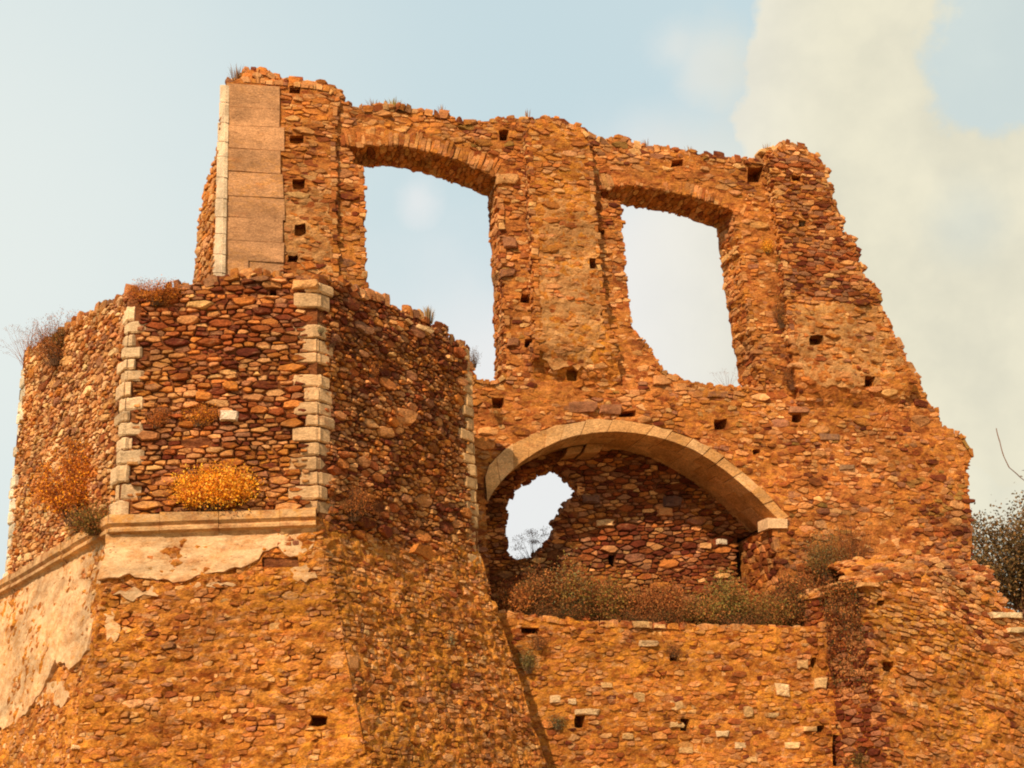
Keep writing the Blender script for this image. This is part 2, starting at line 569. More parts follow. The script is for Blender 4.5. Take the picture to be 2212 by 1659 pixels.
def rubble(ms, plane, domain, excl, rmin, rmax, aspect, tilt, shares, pal, proud, gap, dens=None, near_margin=True, coat=None, mat=None, name='stone'):
    A = np.array(domain)
    lo, hi = A.min(0), A.max(0)
    def near(P):
        k = inpoly(P, domain)
        for e in excl: k &= ~inpoly(P, e)
        return k
    cells = pack(lo, hi, rmin, rmax, aspect, tilt, shares, near)
    cc = np.array([c[0] for c in cells])
    keep = near(cc)
    allv = [p for c in cells for p in c[1]]
    if not cells: return
    fixed = []
    V_ = np.array(allv)
    C_ = np.repeat(cc, [len(c[1]) for c in cells], axis=0)
    F_ = np.full(len(V_), .36)
    todo = np.arange(len(V_))
    for f in (1.0, .86, .72, .58, .44):
        okk = near(C_[todo] + (V_[todo] - C_[todo]) * f)
        F_[todo[okk]] = min(1.0, f + (.10 if f < 1 else 0))
        todo = todo[~okk]
    V_ = C_ + (V_ - C_) * F_[:, None]
    q = 0
    for c, poly, r in cells:
        n_ = len(poly)
        fixed.append((c, [tuple(x) for x in V_[q:q + n_].tolist()], r))
        q += n_
    for (c, poly, r), k in zip(fixed, keep):
        if not k: continue
        buried = dens is not None and random.random() > dens(c[0], c[1], r)
        if (buried and random.random() < .35) or random.random() < .012: continue
        g = gap * random.uniform(.5, 1.7)
        pz = random.uniform(*proud) * (.7 + .5 * min(1, r / rmax))
        if buried: pz = random.uniform(-.012, .016)
        gm = stone_geo(poly, c, plane.at, pz, g)
        if gm is None: continue
        w = pal(c[0], c[1]) if callable(pal) else pal
        ms.add(name, gm[0], gm[1], pick(dict(tan=.35, ochre=.5, beige=.1, rust=.05)) if buried else pick(w), mat)

class Strip:
    """surface along an edge polyline of a slab: u runs into the wall, v along the edge"""
    def __init__(s, plane, pts, closed, side):
        s.pl = plane; s.side = side
        s.P = [Vector(p) for p in pts] + ([Vector(pts[0])] if closed else [])
        s.S = [0]
        for a, b in zip(s.P, s.P[1:]): s.S.append(s.S[-1] + (b - a).length)
        s.L = s.S[-1]
        s.k = 0
    def at(s, u, v, z=0.0):
        v = max(0, min(s.L - 1e-6, v))
        i = int(np.searchsorted(s.S, v, side='right')) - 1
        i = min(i, len(s.P) - 2)
        a, b = s.P[i], s.P[i + 1]
        t = (v - s.S[i]) / max(1e-6, s.S[i + 1] - s.S[i])
        p = a.lerp(b, t)
        d = (b - a).normalized()
        # smoothed direction
        i2 = min(i + 1, len(s.P) - 2)
        d2 = (s.P[i2 + 1] - s.P[i2]).normalized()
        d = d.lerp(d2, t).normalized() if (d + d2).length > .2 else d
        nrm = Vector((d.y, -d.x)) * s.side
        return s.pl.o + s.pl.u * (p.x + nrm.x * z) + s.pl.v * (p.y + nrm.y * z) - s.pl.n * u
def edge_stones(ms, plane, pts, closed, side, T, rmin, rmax, aspect, shares, pal, proud, gap, skip=None, u0=-.03, mat=None):
    st = Strip(plane, pts, closed, side)
    cells = pack((u0, 0), (T, st.L), rmin, rmax, aspect, 0, shares)
    for c, poly, r in cells:
        if not (u0 < c[0] < T and 0 < c[1] < st.L): continue
        p = st.at(c[0], c[1])
        if skip and skip(p): continue
        poly = [(min(max(x, u0), T), y) for x, y in poly]
        gm = stone_geo(poly, c, st.at, random.uniform(*proud), gap * random.uniform(.6, 1.4), base=-.08)
        if gm: ms.add('stone', gm[0], gm[1], pick(pal), mat)

def prism(plane, poly, z0, z1, b=.02, jit=.0, chop=.0):
    """block with softened arrises from a polygon on the plane between heights z0 and z1"""
    if area2(poly) < 0: poly = poly[::-1]
    P = [Vector(p) for p in poly]
    if chop:
        q = []
        for i in range(len(P)):
            a, c, d = P[i - 1], P[i], P[(i + 1) % len(P)]
            k1, k2 = min(.4, chop / max(.01, (a - c).length)), min(.4, chop / max(.01, (d - c).length))
            q += [c.lerp(a, k1), c.lerp(d, k2)]
        P = q
    if jit: P = [p + Vector((random.uniform(-jit, jit), random.uniform(-jit, jit))) for p in P]
    cx = sum(p.x for p in P) / len(P); cy = sum(p.y for p in P) / len(P)
    def ins(p):
        d = (p - Vector((cx, cy)))
        return Vector((cx, cy)) + d * max(0, (d.length - b) / d.length)
    rings = [(z0, True), (z0 + b, False), (z1 - b, False), (z1, True)]
    vs, fs = [], []
    n = len(P)
    for z, i_ in rings:
        for p in P:
            q = ins(p) if i_ else p
            vs.append(plane.flat(q.x, q.y, z + random.uniform(-jit, jit) * .5))
    for r_ in range(3):
        for i in range(n):
            j = (i + 1) % n
            fs.append((r_ * n + i, r_ * n + j, (r_ + 1) * n + j, (r_ + 1) * n + i))
    fs.append(tuple(range(n))[::-1])
    fs.append(tuple(3 * n + i for i in range(n)))
    return vs, fs

def sq(plane, px, py, w, h, off=0.0, jit=2.0):
    """pocket outline given as a centre and size in picture units, laid on the wall"""
    q = [(-1, 1), (.1, 1.1), (1, .95), (1.05, 0), (1, -1), (.2, -.95), (-.95, -1), (-1.05, -.1)]
    q = [(px + x * w / 2 + random.uniform(-jit, jit), py + y * h / 2 + random.uniform(-jit, jit)) for x, y in q]
    return plane.poly(q, off)
def grow(poly, d):
    cx = sum(p[0] for p in poly) / len(poly); cy = sum(p[1] for p in poly) / len(poly)
    out = []
    for x, y in poly:
        r = math.hypot(x - cx, y - cy)
        out.append((cx + (x - cx) * (r + d) / r, cy + (y - cy) * (r + d) / r))
    return out

# ------------------------------------------------------------------ ground
def build_ground():
    n = 90
    vs, fs = [], []
    for i in range(n + 1):
        for j in range(n + 1):
            a = ((i / n) * 2 - 1); b = ((j / n) * 2 - 1)
            x = math.copysign(abs(a) ** 2.2, a) * 900; y = math.copysign(abs(b) ** 2.2, b) * 900 + 15
            d = max(0, math.hypot(x, y - 18) - 30)
            z = -.12 + noise.noise(Vector((x * .02, y * .02, 0))) * min(8, d * .05) + .08 * noise.noise(Vector((x * .7, y * .7, 3)))
            vs.append((x, y, z))
    for i in range(n):
        for j in range(n):
            k = i * (n + 1) + j
            fs.append((k, k + n + 1, k + n + 2, k + 1))
    m, t, b = new_mat('dry_earth')
    geo = N(t, 'ShaderNodeNewGeometry')
    c = mixc((0.30, 0.19, 0.09), (0.42, 0.30, 0.13), smooth(tex(t, geo.outputs['Position'], .6, 8, .7), .4, .6, t), t)
    c = mixc(c, (.16, .15, .05), smooth(tex(t, geo.outputs['Position'], .15, 5, .6), .52, .62, t), t)
    t.links.new(c, b.inputs['Base Color'])
    o = mesh_obj('ground', vs, fs, m, smoothf=True)
    o['kind'] = 'structure'
build_ground()

# ------------------------------------------------------------------ plan of the castle
TH = 16.0
FU = Vector((math.cos(R(TH)), math.sin(R(TH)), 0))
UP = Vector((0, 0, 1))
FAC = Plane((0, 21.0, 0), FU, UP, relief_fn(1.7, .07, .7))
FL = Plane((0, 21.0, 0), FU, UP)
# tower corners
def vplane(p, phi):
    return Plane((p[0], p[1], 0), (math.cos(R(phi)), math.sin(R(phi)), 0), UP)
PHI = [-52.0, 8.0, 60.0, 120.0]                 # left, front, right, hidden back face
E3 = Vector((0, 0, 0))
d3 = ray(1022, 1000)
t3 = 19.1 / d3.y
E3 = CAM + d3 * t3; E3.z = 0
pr = vplane(E3, PHI[2]); u, v = pr.hit(686, 900); E2 = pr.flat(u, 0)
pf = vplane(E2, PHI[1]); u, v = pf.hit(268, 900); E1 = pf.flat(u, 0)
pl_ = vplane(E1, PHI[0]); u, v = pl_.hit(34, 1000); E0 = pl_.flat(u, 0)
E4 = E3 + Vector((math.cos(R(PHI[3])), math.sin(R(PHI[3])), 0)) * 1.6
TW = {}
for k, (a, b, phi) in enumerate(((E0, E1, PHI[0]), (E1, E2, PHI[1]), (E2, E3, PHI[2]), (E3, E4, PHI[3]))):
    TW[k] = Plane((a.x, a.y, 0), (b - a), UP, relief_fn(5 + k, .05, .9))
TWL = [(E1 - E0).length, (E2 - E1).length, (E3 - E2).length, 1.6]
zc = TW[1].hit(450, 1125)[1]                    # cornice height
print('tower', E0, E1, E2, E3, 'zc', zc, 'len', TWL)
TOWER_PX = [(35, 790), (170, 690), (265, 650), (430, 610), (480, 600), (700, 600), (830, 645), (960, 710), (1025, 790), (1040, 1265), (1180, 1659), (0, 1659), (0, 800)]
HIDERS.append((19.6, TOWER_PX))

# ================================================================== FACADE
facade = empty('ruined_facade', FL.flat(0, 0), 'tall ruined rubble facade with two big empty windows above a wide low stone arch', 'wall')
top_px = [(490, 178), (515, 172), (528, 150), (560, 152), (590, 165), (605, 172), (650, 178), (690, 185), (712, 190), (738, 212), (752, 228), (790, 235), (830, 232),
          (862, 230), (885, 238), (920, 245), (960, 248), (1000, 262), (1060, 264), (1100, 260), (1130, 258), (1165, 258), (1190, 254), (1215, 264), (1250, 274),
          (1272, 288), (1290, 302), (1305, 310), (1320, 297), (1350, 300), (1362, 312), (1400, 320), (1440, 325), (1480, 332), (1530, 337), (1580, 344), (1620, 347), (1652, 352),
          (1658, 330), (1680, 322), (1700, 312), (1735, 322), (1764, 336), (1775, 352), (1786, 392), (1800, 440), (1815, 480), (1818, 505), (1843, 515), (1849, 560), (1865, 603),
          (1895, 630), (1903, 660), (1920, 702), (1940, 742), (1960, 782), (1985, 822), (2000, 862), (2020, 890), (2035, 920), (2050, 938), (2075, 940), (2085, 960), (2102, 985),
          (2086, 1010), (2089, 1050), (2094, 1120), (2097, 1200), (2110, 1420)]
outl = FL.poly(top_px)[::-1]
bl = FL.hit(478, 900)
zarch = FL.hit(1400, 1440)[1]
zb = -.3
outl = rag(outl, .13, .045, closed=False)
outl = outl + [(bl[0], outl[-1][1] - 4.2), (bl[0], zb), (outl[0][0], zb)]
if area2(outl) < 0: outl = outl[::-1]
w1_px = [(757, 316), (800, 313), (860, 314), (890, 318), (940, 330), (993, 347), (1030, 362), (1076, 380), (1080, 450), (1086, 560), (1092, 690), (1096, 808), (1060, 826), (1030, 822), (1000, 760), (900, 690), (795, 640), (789, 600), (786, 480), (784, 358), (762, 352)]
w2_px = [(1293, 409), (1330, 402), (1365, 400), (1410, 406), (1449, 413), (1500, 424), (1534, 436), (1585, 455), (1593, 510), (1606, 600), (1625, 720), (1648, 836), (1600, 838), (1540, 834), (1482, 824), (1430, 800), (1412, 765), (1395, 745), (1362, 702), (1358, 650), (1350, 590), (1342, 500), (1338, 436), (1300, 430)]
w1 = rag(FL.poly(w1_px), .11, .03)
w2 = rag(FL.poly(w2_px), .11, .03)
arch_out_px = [(1046, 1032), (1060, 1000), (1090, 970), (1120, 952), (1180, 926), (1240, 911), (1320, 904), (1400, 914), (1480, 939), (1560, 983), (1620, 1032), (1670, 1082), (1704, 1118)]
arch_in_px = [(1052, 1086), (1066, 1060), (1092, 1030), (1125, 998), (1180, 964), (1240, 941), (1325, 931), (1400, 940), (1462, 956), (1530, 991), (1600, 1044), (1648, 1090), (1684, 1126)]
AO = FL.poly(arch_out_px); AI = FL.poly(arch_in_px)
zl = FL.hit(1400, 1345)[1]
jl = FL.hit(1052, 1086)[0]; jr = FL.hit(1672, 1150)[0]
arch_open = AO + [(jr, AO[-1][1] - .25), (jr, zarch), (jl, zarch)]
pockets_px = [(1088, 293, 22, 24), (1283, 569, 19, 20), (1135, 645, 20, 20), (1143, 741, 20, 20), (1243, 803, 24, 24), (1076, 868, 24, 22), (1158, 560, 30, 18), (1357, 893, 36, 14), (1555, 917, 28, 22),
              (1720, 903, 22, 18), (1463, 352, 26, 16), (1633, 376, 34, 34), (1300, 500, 14, 12), (1636, 975, 18, 10), (1440, 1040, 0, 0), (1480, 868, 0, 0), (1322, 738, 12, 10), (1690, 640, 16, 16)]
pockets_px = [p for p in pockets_px if p[2] > 0 and p[:2] not in ((1283, 569), (1243, 803))]
fp = [sq(FL, *p) for p in pockets_px]
PIL_PK = {'left': [(637, 193, 22, 18), (645, 397, 26, 20), (648, 496, 24, 24), (632, 560, 20, 14), (640, 300, 30, 18)], 'mid': [(1283, 569, 19, 20), (1243, 803, 24, 24)],
          'right': [(1762, 735, 30, 22), (1720, 386, 20, 12), (1733, 483, 18, 14), (1880, 822, 24, 22)]}
PIL_PKUV = {k: [sq(FL.shifted({'left': .10, 'mid': .28, 'right': .26}[k]), *p) for p in v] for k, v in PIL_PK.items()}
fp += [q for v in PIL_PKUV.values() for q in v]
core_slab('wall_core', FAC, outl, [w1, w2, arch_open], [p for p in fp], .95, facade, MAT['mortar'], grid=.085, lump=.03, seed=2.0)
# thicker lower storey behind the upper wall
zs = FL.hit(1085, 830)[1] - .15
lowr = FL.hit(2040, 930)[0]
low = [(bl[0], zb), (lowr, zb), (lowr, zs - .3), (FL.hit(1500, 850)[0], zs), (bl[0], zs)]
core_slab('wall_core', FL.shifted(-.952), low, [grow(arch_open, -.0)], [], .75, facade, MAT['mortar'], grid=.4, lump=0)

ms = Mason(facade, MAT['stone'])
# pilasters: outlines on a plane standing proud of the wall
PZ = .28
pil_px = {
    'left': ([(490, 180), (528, 172), (600, 178), (650, 182), (690, 188), (712, 193), (730, 214), (722, 300), (724, 420), (726, 520), (728, 640), (728, 900), (478, 900), (482, 590), (486, 400)], .10),
    'mid': ([(1140, 275), (1165, 262), (1190, 257), (1215, 266), (1250, 276), (1268, 290), (1276, 330), (1280, 400), (1290, 500), (1298, 600), (1312, 700), (1330, 760), (1350, 815), (1300, 850), (1170, 862), (1158, 800), (1156, 600), (1146, 400)], .28),
    'right': ([(1662, 345), (1680, 325), (1700, 316), (1735, 326), (1762, 340), (1772, 354), (1783, 394), (1797, 442), (1812, 482), (1815, 508), (1840, 518), (1846, 562), (1862, 605), (1892, 633), (1900, 664), (1917, 705), (1937, 745), (1957, 785),
              (1980, 825), (1960, 880), (1850, 905), (1740, 870), (1715, 800), (1705, 700), (1694, 560), (1680, 450)], .26)}
FAC_PAL = dict(tan=.30, ochre=.20, orange=.08, rust=.13, maroon=.09, beige=.14, mauve=.09, olive=.03)
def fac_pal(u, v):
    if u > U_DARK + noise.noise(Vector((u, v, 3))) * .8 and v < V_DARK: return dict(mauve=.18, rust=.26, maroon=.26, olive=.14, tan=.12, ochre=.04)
    k = noise.fractal(Vector((u * .45, v * .6, 17)), 1.0, 2.0, 3)
    d = dict(FAC_PAL)
    if k > .12: d.update(rust=.24, maroon=.16, mauve=.16, beige=.04)
    elif k < -.12: d.update(beige=.22, tan=.32, ochre=.26, maroon=.03, rust=.07)
    return d
WARM_PAL = dict(tan=.26, ochre=.26, orange=.14, rust=.12, maroon=.04, beige=.16, mauve=.05)
pil_uv = {k: FL.shifted(z).poly(p) for k, (p, z) in pil_px.items()}
ring = AO + AI[::-1]
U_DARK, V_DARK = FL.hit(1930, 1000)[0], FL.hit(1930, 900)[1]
def vband(front, h):
    return front + [(p[0], p[1] + h) for p in front[::-1]]
b1_px = [(735, 316), (800, 313), (860, 314), (890, 318), (940, 330), (993, 347), (1030, 362), (1067, 378), (1110, 400)]
b2_px = [(1293, 409), (1330, 402), (1365, 400), (1410, 406), (1449, 413), (1500, 424), (1534, 436), (1585, 455), (1620, 475)]
B1, B2 = FL.poly(b1_px), FL.poly(b2_px)
band1, band2 = vband(B1, .42), vband(B2, .36)
# surface that is smooth mortar rather than bare stones
def patch(seed, lo, hi):
    def f(u, v, r):
        k = noise.fractal(Vector((u * .55 + seed, v * .55, seed)), 1.0, 2.0, 3)
        d = (k - lo) / (hi - lo)
        return 1.0 if r > .095 else max(.25, min(1.0, 1 - d))
    return f
tower_uv = FL.poly([(300, 660), (700, 660), (960, 790), (1005, 860), (1010, 1659), (-200, 1659), (-200, 660)])
SH = [.10, .12, .13, .14, .2]
behind_terrace = FL.poly([(900, 1310), (2300, 1310), (2300, 1700), (900, 1700)])
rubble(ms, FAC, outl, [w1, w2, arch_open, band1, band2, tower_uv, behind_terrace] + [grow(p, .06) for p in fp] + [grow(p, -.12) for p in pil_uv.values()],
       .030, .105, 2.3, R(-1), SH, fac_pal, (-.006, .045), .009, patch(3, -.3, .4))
# radial thin stones of the window heads
for B, h in ((B1, .42), (B2, .36)):
    st = Strip(FL, B, False, -1)
    s = .0
    while s < st.L - .1:
        w = random.uniform(.06, .13)
        hh = h * random.uniform(.7, 1.05)
        def mp(x, y, z, st=st, s=s):
            p = st.at(0, s + x, y); return p + FL.n * z
        q = [(0, -.03), (w, -.03), (w + random.uniform(-.02, .02), hh), (random.uniform(-.02, .02), hh)]
        g = stone_geo(q, (0, 0), mp, random.uniform(.0, .035), .007)
        if g: ms.add('voussoir', g[0], g[1], pick(dict(tan=.5, ochre=.35, rust=.15)))
        s += w
# reveals
def void_side(poly): return -1 if area2(poly) > 0 else 1
REV_PAL = dict(tan=.3, ochre=.26, orange=.2, rust=.1, beige=.14)
for w_ in (w1, w2):
    edge_stones(ms, FL, w_, True, void_side(w_), .95, .035, .09, 2.2, SH, REV_PAL, (.0, .06), .009, skip=lambda p: (project(p)[0] < 1015 and project(p)[1] > 640))
topline = rag(FL.poly(top_px), .13, .04, closed=False)
edge_stones(ms, FL, topline, False, -1, .95, .05, .15, 1.5, SH, FAC_PAL, (.01, .15), .012)
jamb = [(jr, AO[-1][1] - .25), (jr, zarch + .1)]
edge_stones(ms, FL.shifted(0), jamb, False, 1, 1.5, .045, .11, 1.9, SH, dict(tan=.25, rust=.3, ochre=.25, maroon=.2), (.02, .05), .012)
# loose stones and lumps along the very top
for k in range(130):
    i = random.randrange(4, len(topline) - 60)
    p = topline[i]
    c = (p[0] + random.uniform(-.1, .1), p[1] + random.uniform(.0, .07))
    r = random.uniform(.05, .12)
    q = [(c[0] + r * 1.4 * math.cos(a) * random.uniform(.8, 1.1), c[1] + r * .8 * math.sin(a) * random.uniform(.8, 1.1)) for a in [j * math.pi / 3.5 for j in range(7)]]
    v_, f_ = prism(FL, q, -random.uniform(.2, .4), random.uniform(-.05, .03), .03, .01)
    ms.add('stone', v_, f_, pick(FAC_PAL))
# pilasters
for key, (px, z) in pil_px.items():
    pz = FL.shifted(z)
    pts = rag(pil_uv[key], .14, .03 if key != 'left' else .012)
    if area2(pts) < 0: pts = pts[::-1]
    root = empty('pilaster', (0, 0, 0)); root.parent = facade; root.location = -facade.location if False else (0, 0, 0)
    root.matrix_parent_inverse = Matrix.Identity(4)
    pk = PIL_PKUV[key]
    rf0 = relief_fn(11 + z * 10, .04 if key != 'left' else .02, .9)
    zf = pz.hit(1250 if key == 'mid' else 1800, {'left': 3000, 'mid': 800, 'right': 860}[key])[1]
    def rf(u, v, rf0=rf0, zf=zf, z=z):
        f = min(1, max(0, (zf + .55 - v) / .9))
        return rf0(u, v) - (z + .02) * f * f * (3 - 2 * f)
    pl2 = Plane(pz.o, pz.u, pz.v, rf)
    core_slab('pilaster_core', pl2, pts, [], pk, z + .12, root, MAT['mortar'] if key != 'mid' else MAT['mortar_orange'], grid=.07, lump=.03 if key != 'left' else .015, pdepth=.4, seed=z)
    m2 = Mason(root, MAT['stone'])
    ex = [grow(p, .05) for p in pk]
    if key == 'left':
        ash = pz.poly([(440, 150), (604, 170), (612, 300), (606, 600), (600, 900), (430, 900)])
        ex.append(ash)
        pal_, dn = WARM_PAL, patch(8, -.35, .3)
        ex.append(tower_uv)
    elif key == 'mid':
        pal_ = dict(tan=.2, ochre=.3, orange=.2, beige=.25, rust=.05)
        def dn(u, v, r, c0=pz.hit(1220, 500)):
            k = noise.noise(Vector((u * 1.4, v * 1.1, 9)))
            up = (v - c0[1])
            base = .6 if up > .9 or up < -2.6 else .2
            return max(.12, min(1, base + k * .6))
    else:
        def pal_(u, v, c0=pz.hit(1800, 655)[1]):
            return dict(tan=.22, mauve=.18, rust=.24, maroon=.16, ochre=.14, beige=.06) if v > c0 else WARM_PAL
        def dn(u, v, r, c0=pz.hit(1800, 655)[1]):
            return 1.0 if v > c0 else .30
    rubble(m2, pl2, pts, ex, .030, .10 if key != 'right' else .085, 2.5, R(0), SH, pal_, (-.004, .045) if key != 'right' else (.01, .06), .008, dn)
    edge_stones(m2, pz, pts, True, 1, z + .05, .035, .09, 1.2, SH, WARM_PAL, (.0, .07), .009, skip=lambda p: project(p)[1] > 780 or (key == 'left' and (project(p)[1] > 600 or project(p)[0] < 520)))
    if key == 'left':
        # dressed ashlar blocks, one or two to a course
        cr = [182, 232, 272, 322, 372, 424, 470, 520, 562, 608, 650]
        for a, b in zip(cr, cr[1:]):
            xl0, xl1 = 490 - (a - 180) * .02, 490 - (b - 180) * .02
            xr = random.uniform(602, 616)
            cut = None if random.random() < .88 else random.uniform(530, 570)
            segs = [(xl0, xr)] if cut is None else [(xl0, cut), (cut, xr)]
            for s0, s1 in segs:
                q = pz.poly([(s0, b), (s1, b + (s1 - 490) * .06), (s1, a + (s1 - 490) * .06), (s0, a)])
                q = grow(q, -.001)
                v_, f_ = prism(pz, q, -.25, .055 + random.uniform(-.012, .010), .010, .014)
                m2.add('ashlar_block', v_, f_, shade1((.50, .25, .115), .84, 1.08), MAT['ashlar'])
    rsh = {'mid': [[(1172, 440), (1230, 425), (1285, 450), (1290, 560), (1296, 640), (1305, 720), (1270, 790), (1200, 795), (1168, 760), (1165, 600)]],
           'right': [[(1716, 658), (1800, 655), (1895, 662), (1918, 712), (1950, 785), (1935, 820), (1860, 838), (1770, 832), (1740, 810), (1722, 760)]],
           'left': [[(612, 420), (690, 410), (716, 470), (720, 585), (660, 590), (610, 540)]]}[key]
    for px_ in rsh:
        q = rag(pz.poly(px_), .10, .07)
        if area2(q) < 0: q = q[::-1]
        hl = [p for p in pk if inpoly([(sum(a[0] for a in p) / len(p), sum(a[1] for a in p) / len(p))], q)[0]]
        rr_ = Plane(pl2.o + pl2.n * .012, pl2.u, pl2.v, pl2.relief)
        core_slab('old_render', rr_, q, hl, [], .10, root, MAT['render'], grid=.05, lump=.035, seed=z * 7)
    m2.finish()
# the broken lump of masonry on the left pilaster
for k in range(34):
    px, py = random.uniform(526, 612), random.uniform(0, 1)
    y = 150 + max(0, (px - 560) * .25) + py * (178 - 150)
    c = FL.hit(px, y)
    r = random.uniform(.05, .12)
    q = [(c[0] + r * 1.3 * math.cos(a) * random.uniform(.7, 1.1), c[1] + r * math.sin(a) * random.uniform(.7, 1.1)) for a in [j * math.pi / 3.5 for j in range(7)]]
    zz = random.uniform(-.4, .12)
    v_, f_ = prism(FL, q, zz - .2, zz, .03, .015)
    ms.add('stone', v_, f_, pick(dict(orange=.5, ochre=.3, beige=.2)), MAT['stone_orange'])

# great arch: dressed voussoirs with deeper rows behind
def resample(P, n):
    P = [Vector(p) for p in P]
    S = [0]
    for a, b in zip(P, P[1:]): S.append(S[-1] + (b - a).length)
    r = []
    for i in range(n + 1):
        s = S[-1] * i / n
        k = min(len(P) - 2, max(0, int(np.searchsorted(S, s, side='right')) - 1))
        t = (s - S[k]) / (S[k + 1] - S[k])
        r.append(P[k].lerp(P[k + 1], t))
    return r
def smooth_curve(P, it=3):
    P = [Vector(p) for p in P]
    for _ in range(it):
        q = [P[0]]
        for a, b in zip(P, P[1:]): q += [a.lerp(b, .25), a.lerp(b, .75)]
        P = q + [P[-1]]
    return P
NS = 240
AOs, AIs = resample(smooth_curve(AO), NS), resample(smooth_curve(AI), NS)
rows = [(.035, -.48, 17, 0.0, None), (-.485, -.95, 15, .0, .30), (-.955, -1.35, 13, .05, .30), (-1.355, -1.72, 14, .05, .30)]
for ri, (z1, z0, nb, rec, th) in enumerate(rows):
    cuts = [0] + sorted(max(1, min(NS - 1, int(NS * (k + random.uniform(-.22, .22)) / nb))) for k in range(1, nb)) + [NS]
    for a, b in zip(cuts, cuts[1:]):
        if b - a < 3: continue
        mid = (a + b) // 2
        ids = [a, mid, b]
        inn = [AIs[i] for i in ids]; o_ = [AOs[i] for i in ids]
        if th is not None:
            inn2, o2 = [], []
            for i_, p, q in zip(ids, inn, o_):
                d = (q - p).normalized()
                inn2.append(p + d * rec); o2.append(p + d * (rec + th))
            inn, o_ = inn2, o2
        if ri == 0: o_ = [p + Vector((random.uniform(-.02, .02), random.uniform(-.025, .03))) for p in o_]
        q = grow([tuple(p) for p in inn + o_[::-1]], -.005)
        dz = random.uniform(-.02, .02) if ri == 0 else 0
        v_, f_ = prism(FL, q, z0, z1 + dz, .007, .003)
        c = random.choice([(.58, .31, .125), (.64, .36, .16), (.50, .25, .09)])
        ms.add('voussoir' if ri == 0 else 'arch_stone', v_, f_, shade1(c, .93, 1.07), MAT['ashlar'])
for k, (a, b) in enumerate(((84, 96), (97, 110))):
    inn = [AIs[i] for i in (a, (a + b) // 2, b)]
    low_ = [p + (p - AOs[i]).normalized() * (.20 + .03 * k) for p, i in zip(inn, (a, (a + b) // 2, b))]
    q = grow([tuple(p) for p in low_ + inn[::-1]], -.004)
    v_, f_ = prism(FL, q, -1.50, -1.02 + .1 * k, .008, .004); ms.add('arch_stone', v_, f_, shade1((.55, .28, .11), .9, 1.05), MAT['ashlar'])
imp = FL.poly([(1655, 1120), (1698, 1122), (1699, 1142), (1656, 1142)])
v_, f_ = prism(FL, imp, -.4, .07, .012, .004); ms.add('impost', v_, f_, (.68, .42, .22), MAT['quoin'])
# some singular big stones on the wall face
def special(ms, plane, px, py, w, h, col, proud=.07, mat=None, off=0.0, name='stone', rot=0):
    q = []
    for x, y in ((-1, -.9), (.1, -1), (1, -.85), (1.0, .2), (.9, 1), (-.2, .95), (-1, .9)):
        x *= w / 2 * random.uniform(.85, 1.08); y *= h / 2 * random.uniform(.82, 1.1)
        q.append((px + x * math.cos(rot) - y * math.sin(rot), py + x * math.sin(rot) + y * math.cos(rot)))
    q = plane.poly(q, off)
    if area2(q) < 0: q = q[::-1]
    g = stone_geo(q, (0, 0), plane.flat, proud, .004, base=-.1)
    if g: ms.add(name, g[0], g[1], shade1(col, .93, 1.07), mat or MAT['stone'])
for a in ((1258, 880, 60, 26, PAL['mauve']), (1318, 884, 50, 22, PAL['mauve']), (1430, 822, 44, 24, PAL['tan']), (1480, 838, 50, 20, PAL['tan']), (1550, 852, 52, 16, PAL['mauve']),
          (1100, 525, 34, 26, PAL['mauve']), (1098, 590, 30, 20, PAL['mauve']), (1095, 388, 52, 22, PAL['beige']), (1725, 885, 50, 16, PAL['mauve']), (1790, 945, 46, 16, (.24, .12, .07)),
          (1108, 740, 28, 20, PAL['mauve']), (1830, 1010, 32, 14, (.26, .14, .07)), (1920, 1172, 52, 22, PAL['beige']), (1800, 1215, 40, 14, PAL['pale'])):
    special(ms, FL, *a, proud=.055)
ms.finish()

# ================================================================== SIDE WALL at the left end of the facade
c0 = FL.hit(480, 500)
P0 = FL.flat(c0[0] + .01, 0, .15)
sdv = Vector((-math.sin(R(34)), math.cos(R(34)), 0))
SIDE = Plane(P0, -sdv, UP)                       # u runs towards the viewer's corner
side = empty('side_wall', P0, 'narrow receding rubble side wall with a dressed corner tinted bright as if sunlit at the left end of the facade', 'wall')
sp = [(490, 180), (482, 600), (480, 700), (412, 700), (420, 612), (426, 560), (432, 470), (446, 400), (462, 350), (476, 300), (480, 240), (484, 185)]
spu = [(min(a, -.14), b) for a, b in rag(SIDE.poly(sp), .15, .03)]
if area2(spu) < 0: spu = spu[::-1]
core_slab('wall_core', Plane(SIDE.o, SIDE.u, SIDE.v, relief_fn(31, .03, 1)), spu, [], [], .8, side, MAT['mortar'], grid=.09, lump=.02)
mss = Mason(side, MAT['stone'])
wst = SIDE.poly([(495, 150), (482, 700), (463, 700), (470, 400), (480, 250), (484, 150)])
rubble(mss, SIDE, spu, [wst], .04, .11, 1.6, 0, SH, dict(beige=.3, tan=.3, ochre=.2, orange=.2), (.02, .06), .01)
edge_stones(mss, SIDE, spu, True, 1, .6, .05, .12, 1.2, SH, dict(beige=.2, tan=.3, rust=.3, orange=.2), (.03, .09), .01, skip=lambda p: project(p)[0] > 468)
yy = 184
while yy < 640:
    h = random.uniform(30, 48)
    w = 13 + (yy - 180) * .012 + random.uniform(-1, 2)
    xl = 490 - (yy - 180) * .022
    q = SIDE.poly([(xl - w, yy + h - 1), (xl, yy + h - 1), (xl + .5, yy), (xl - w + .5, yy)])
    v_, f_ = prism(SIDE, q, -.05, .03, .006, .002)
    mss.add('quoin', v_, f_, shade1((.76, .56, .36), .98, 1.02), MAT['quoin'])  # sunlit side of the ashlar pilaster, its brightness put into the colour
    yy += h
mss.finish()

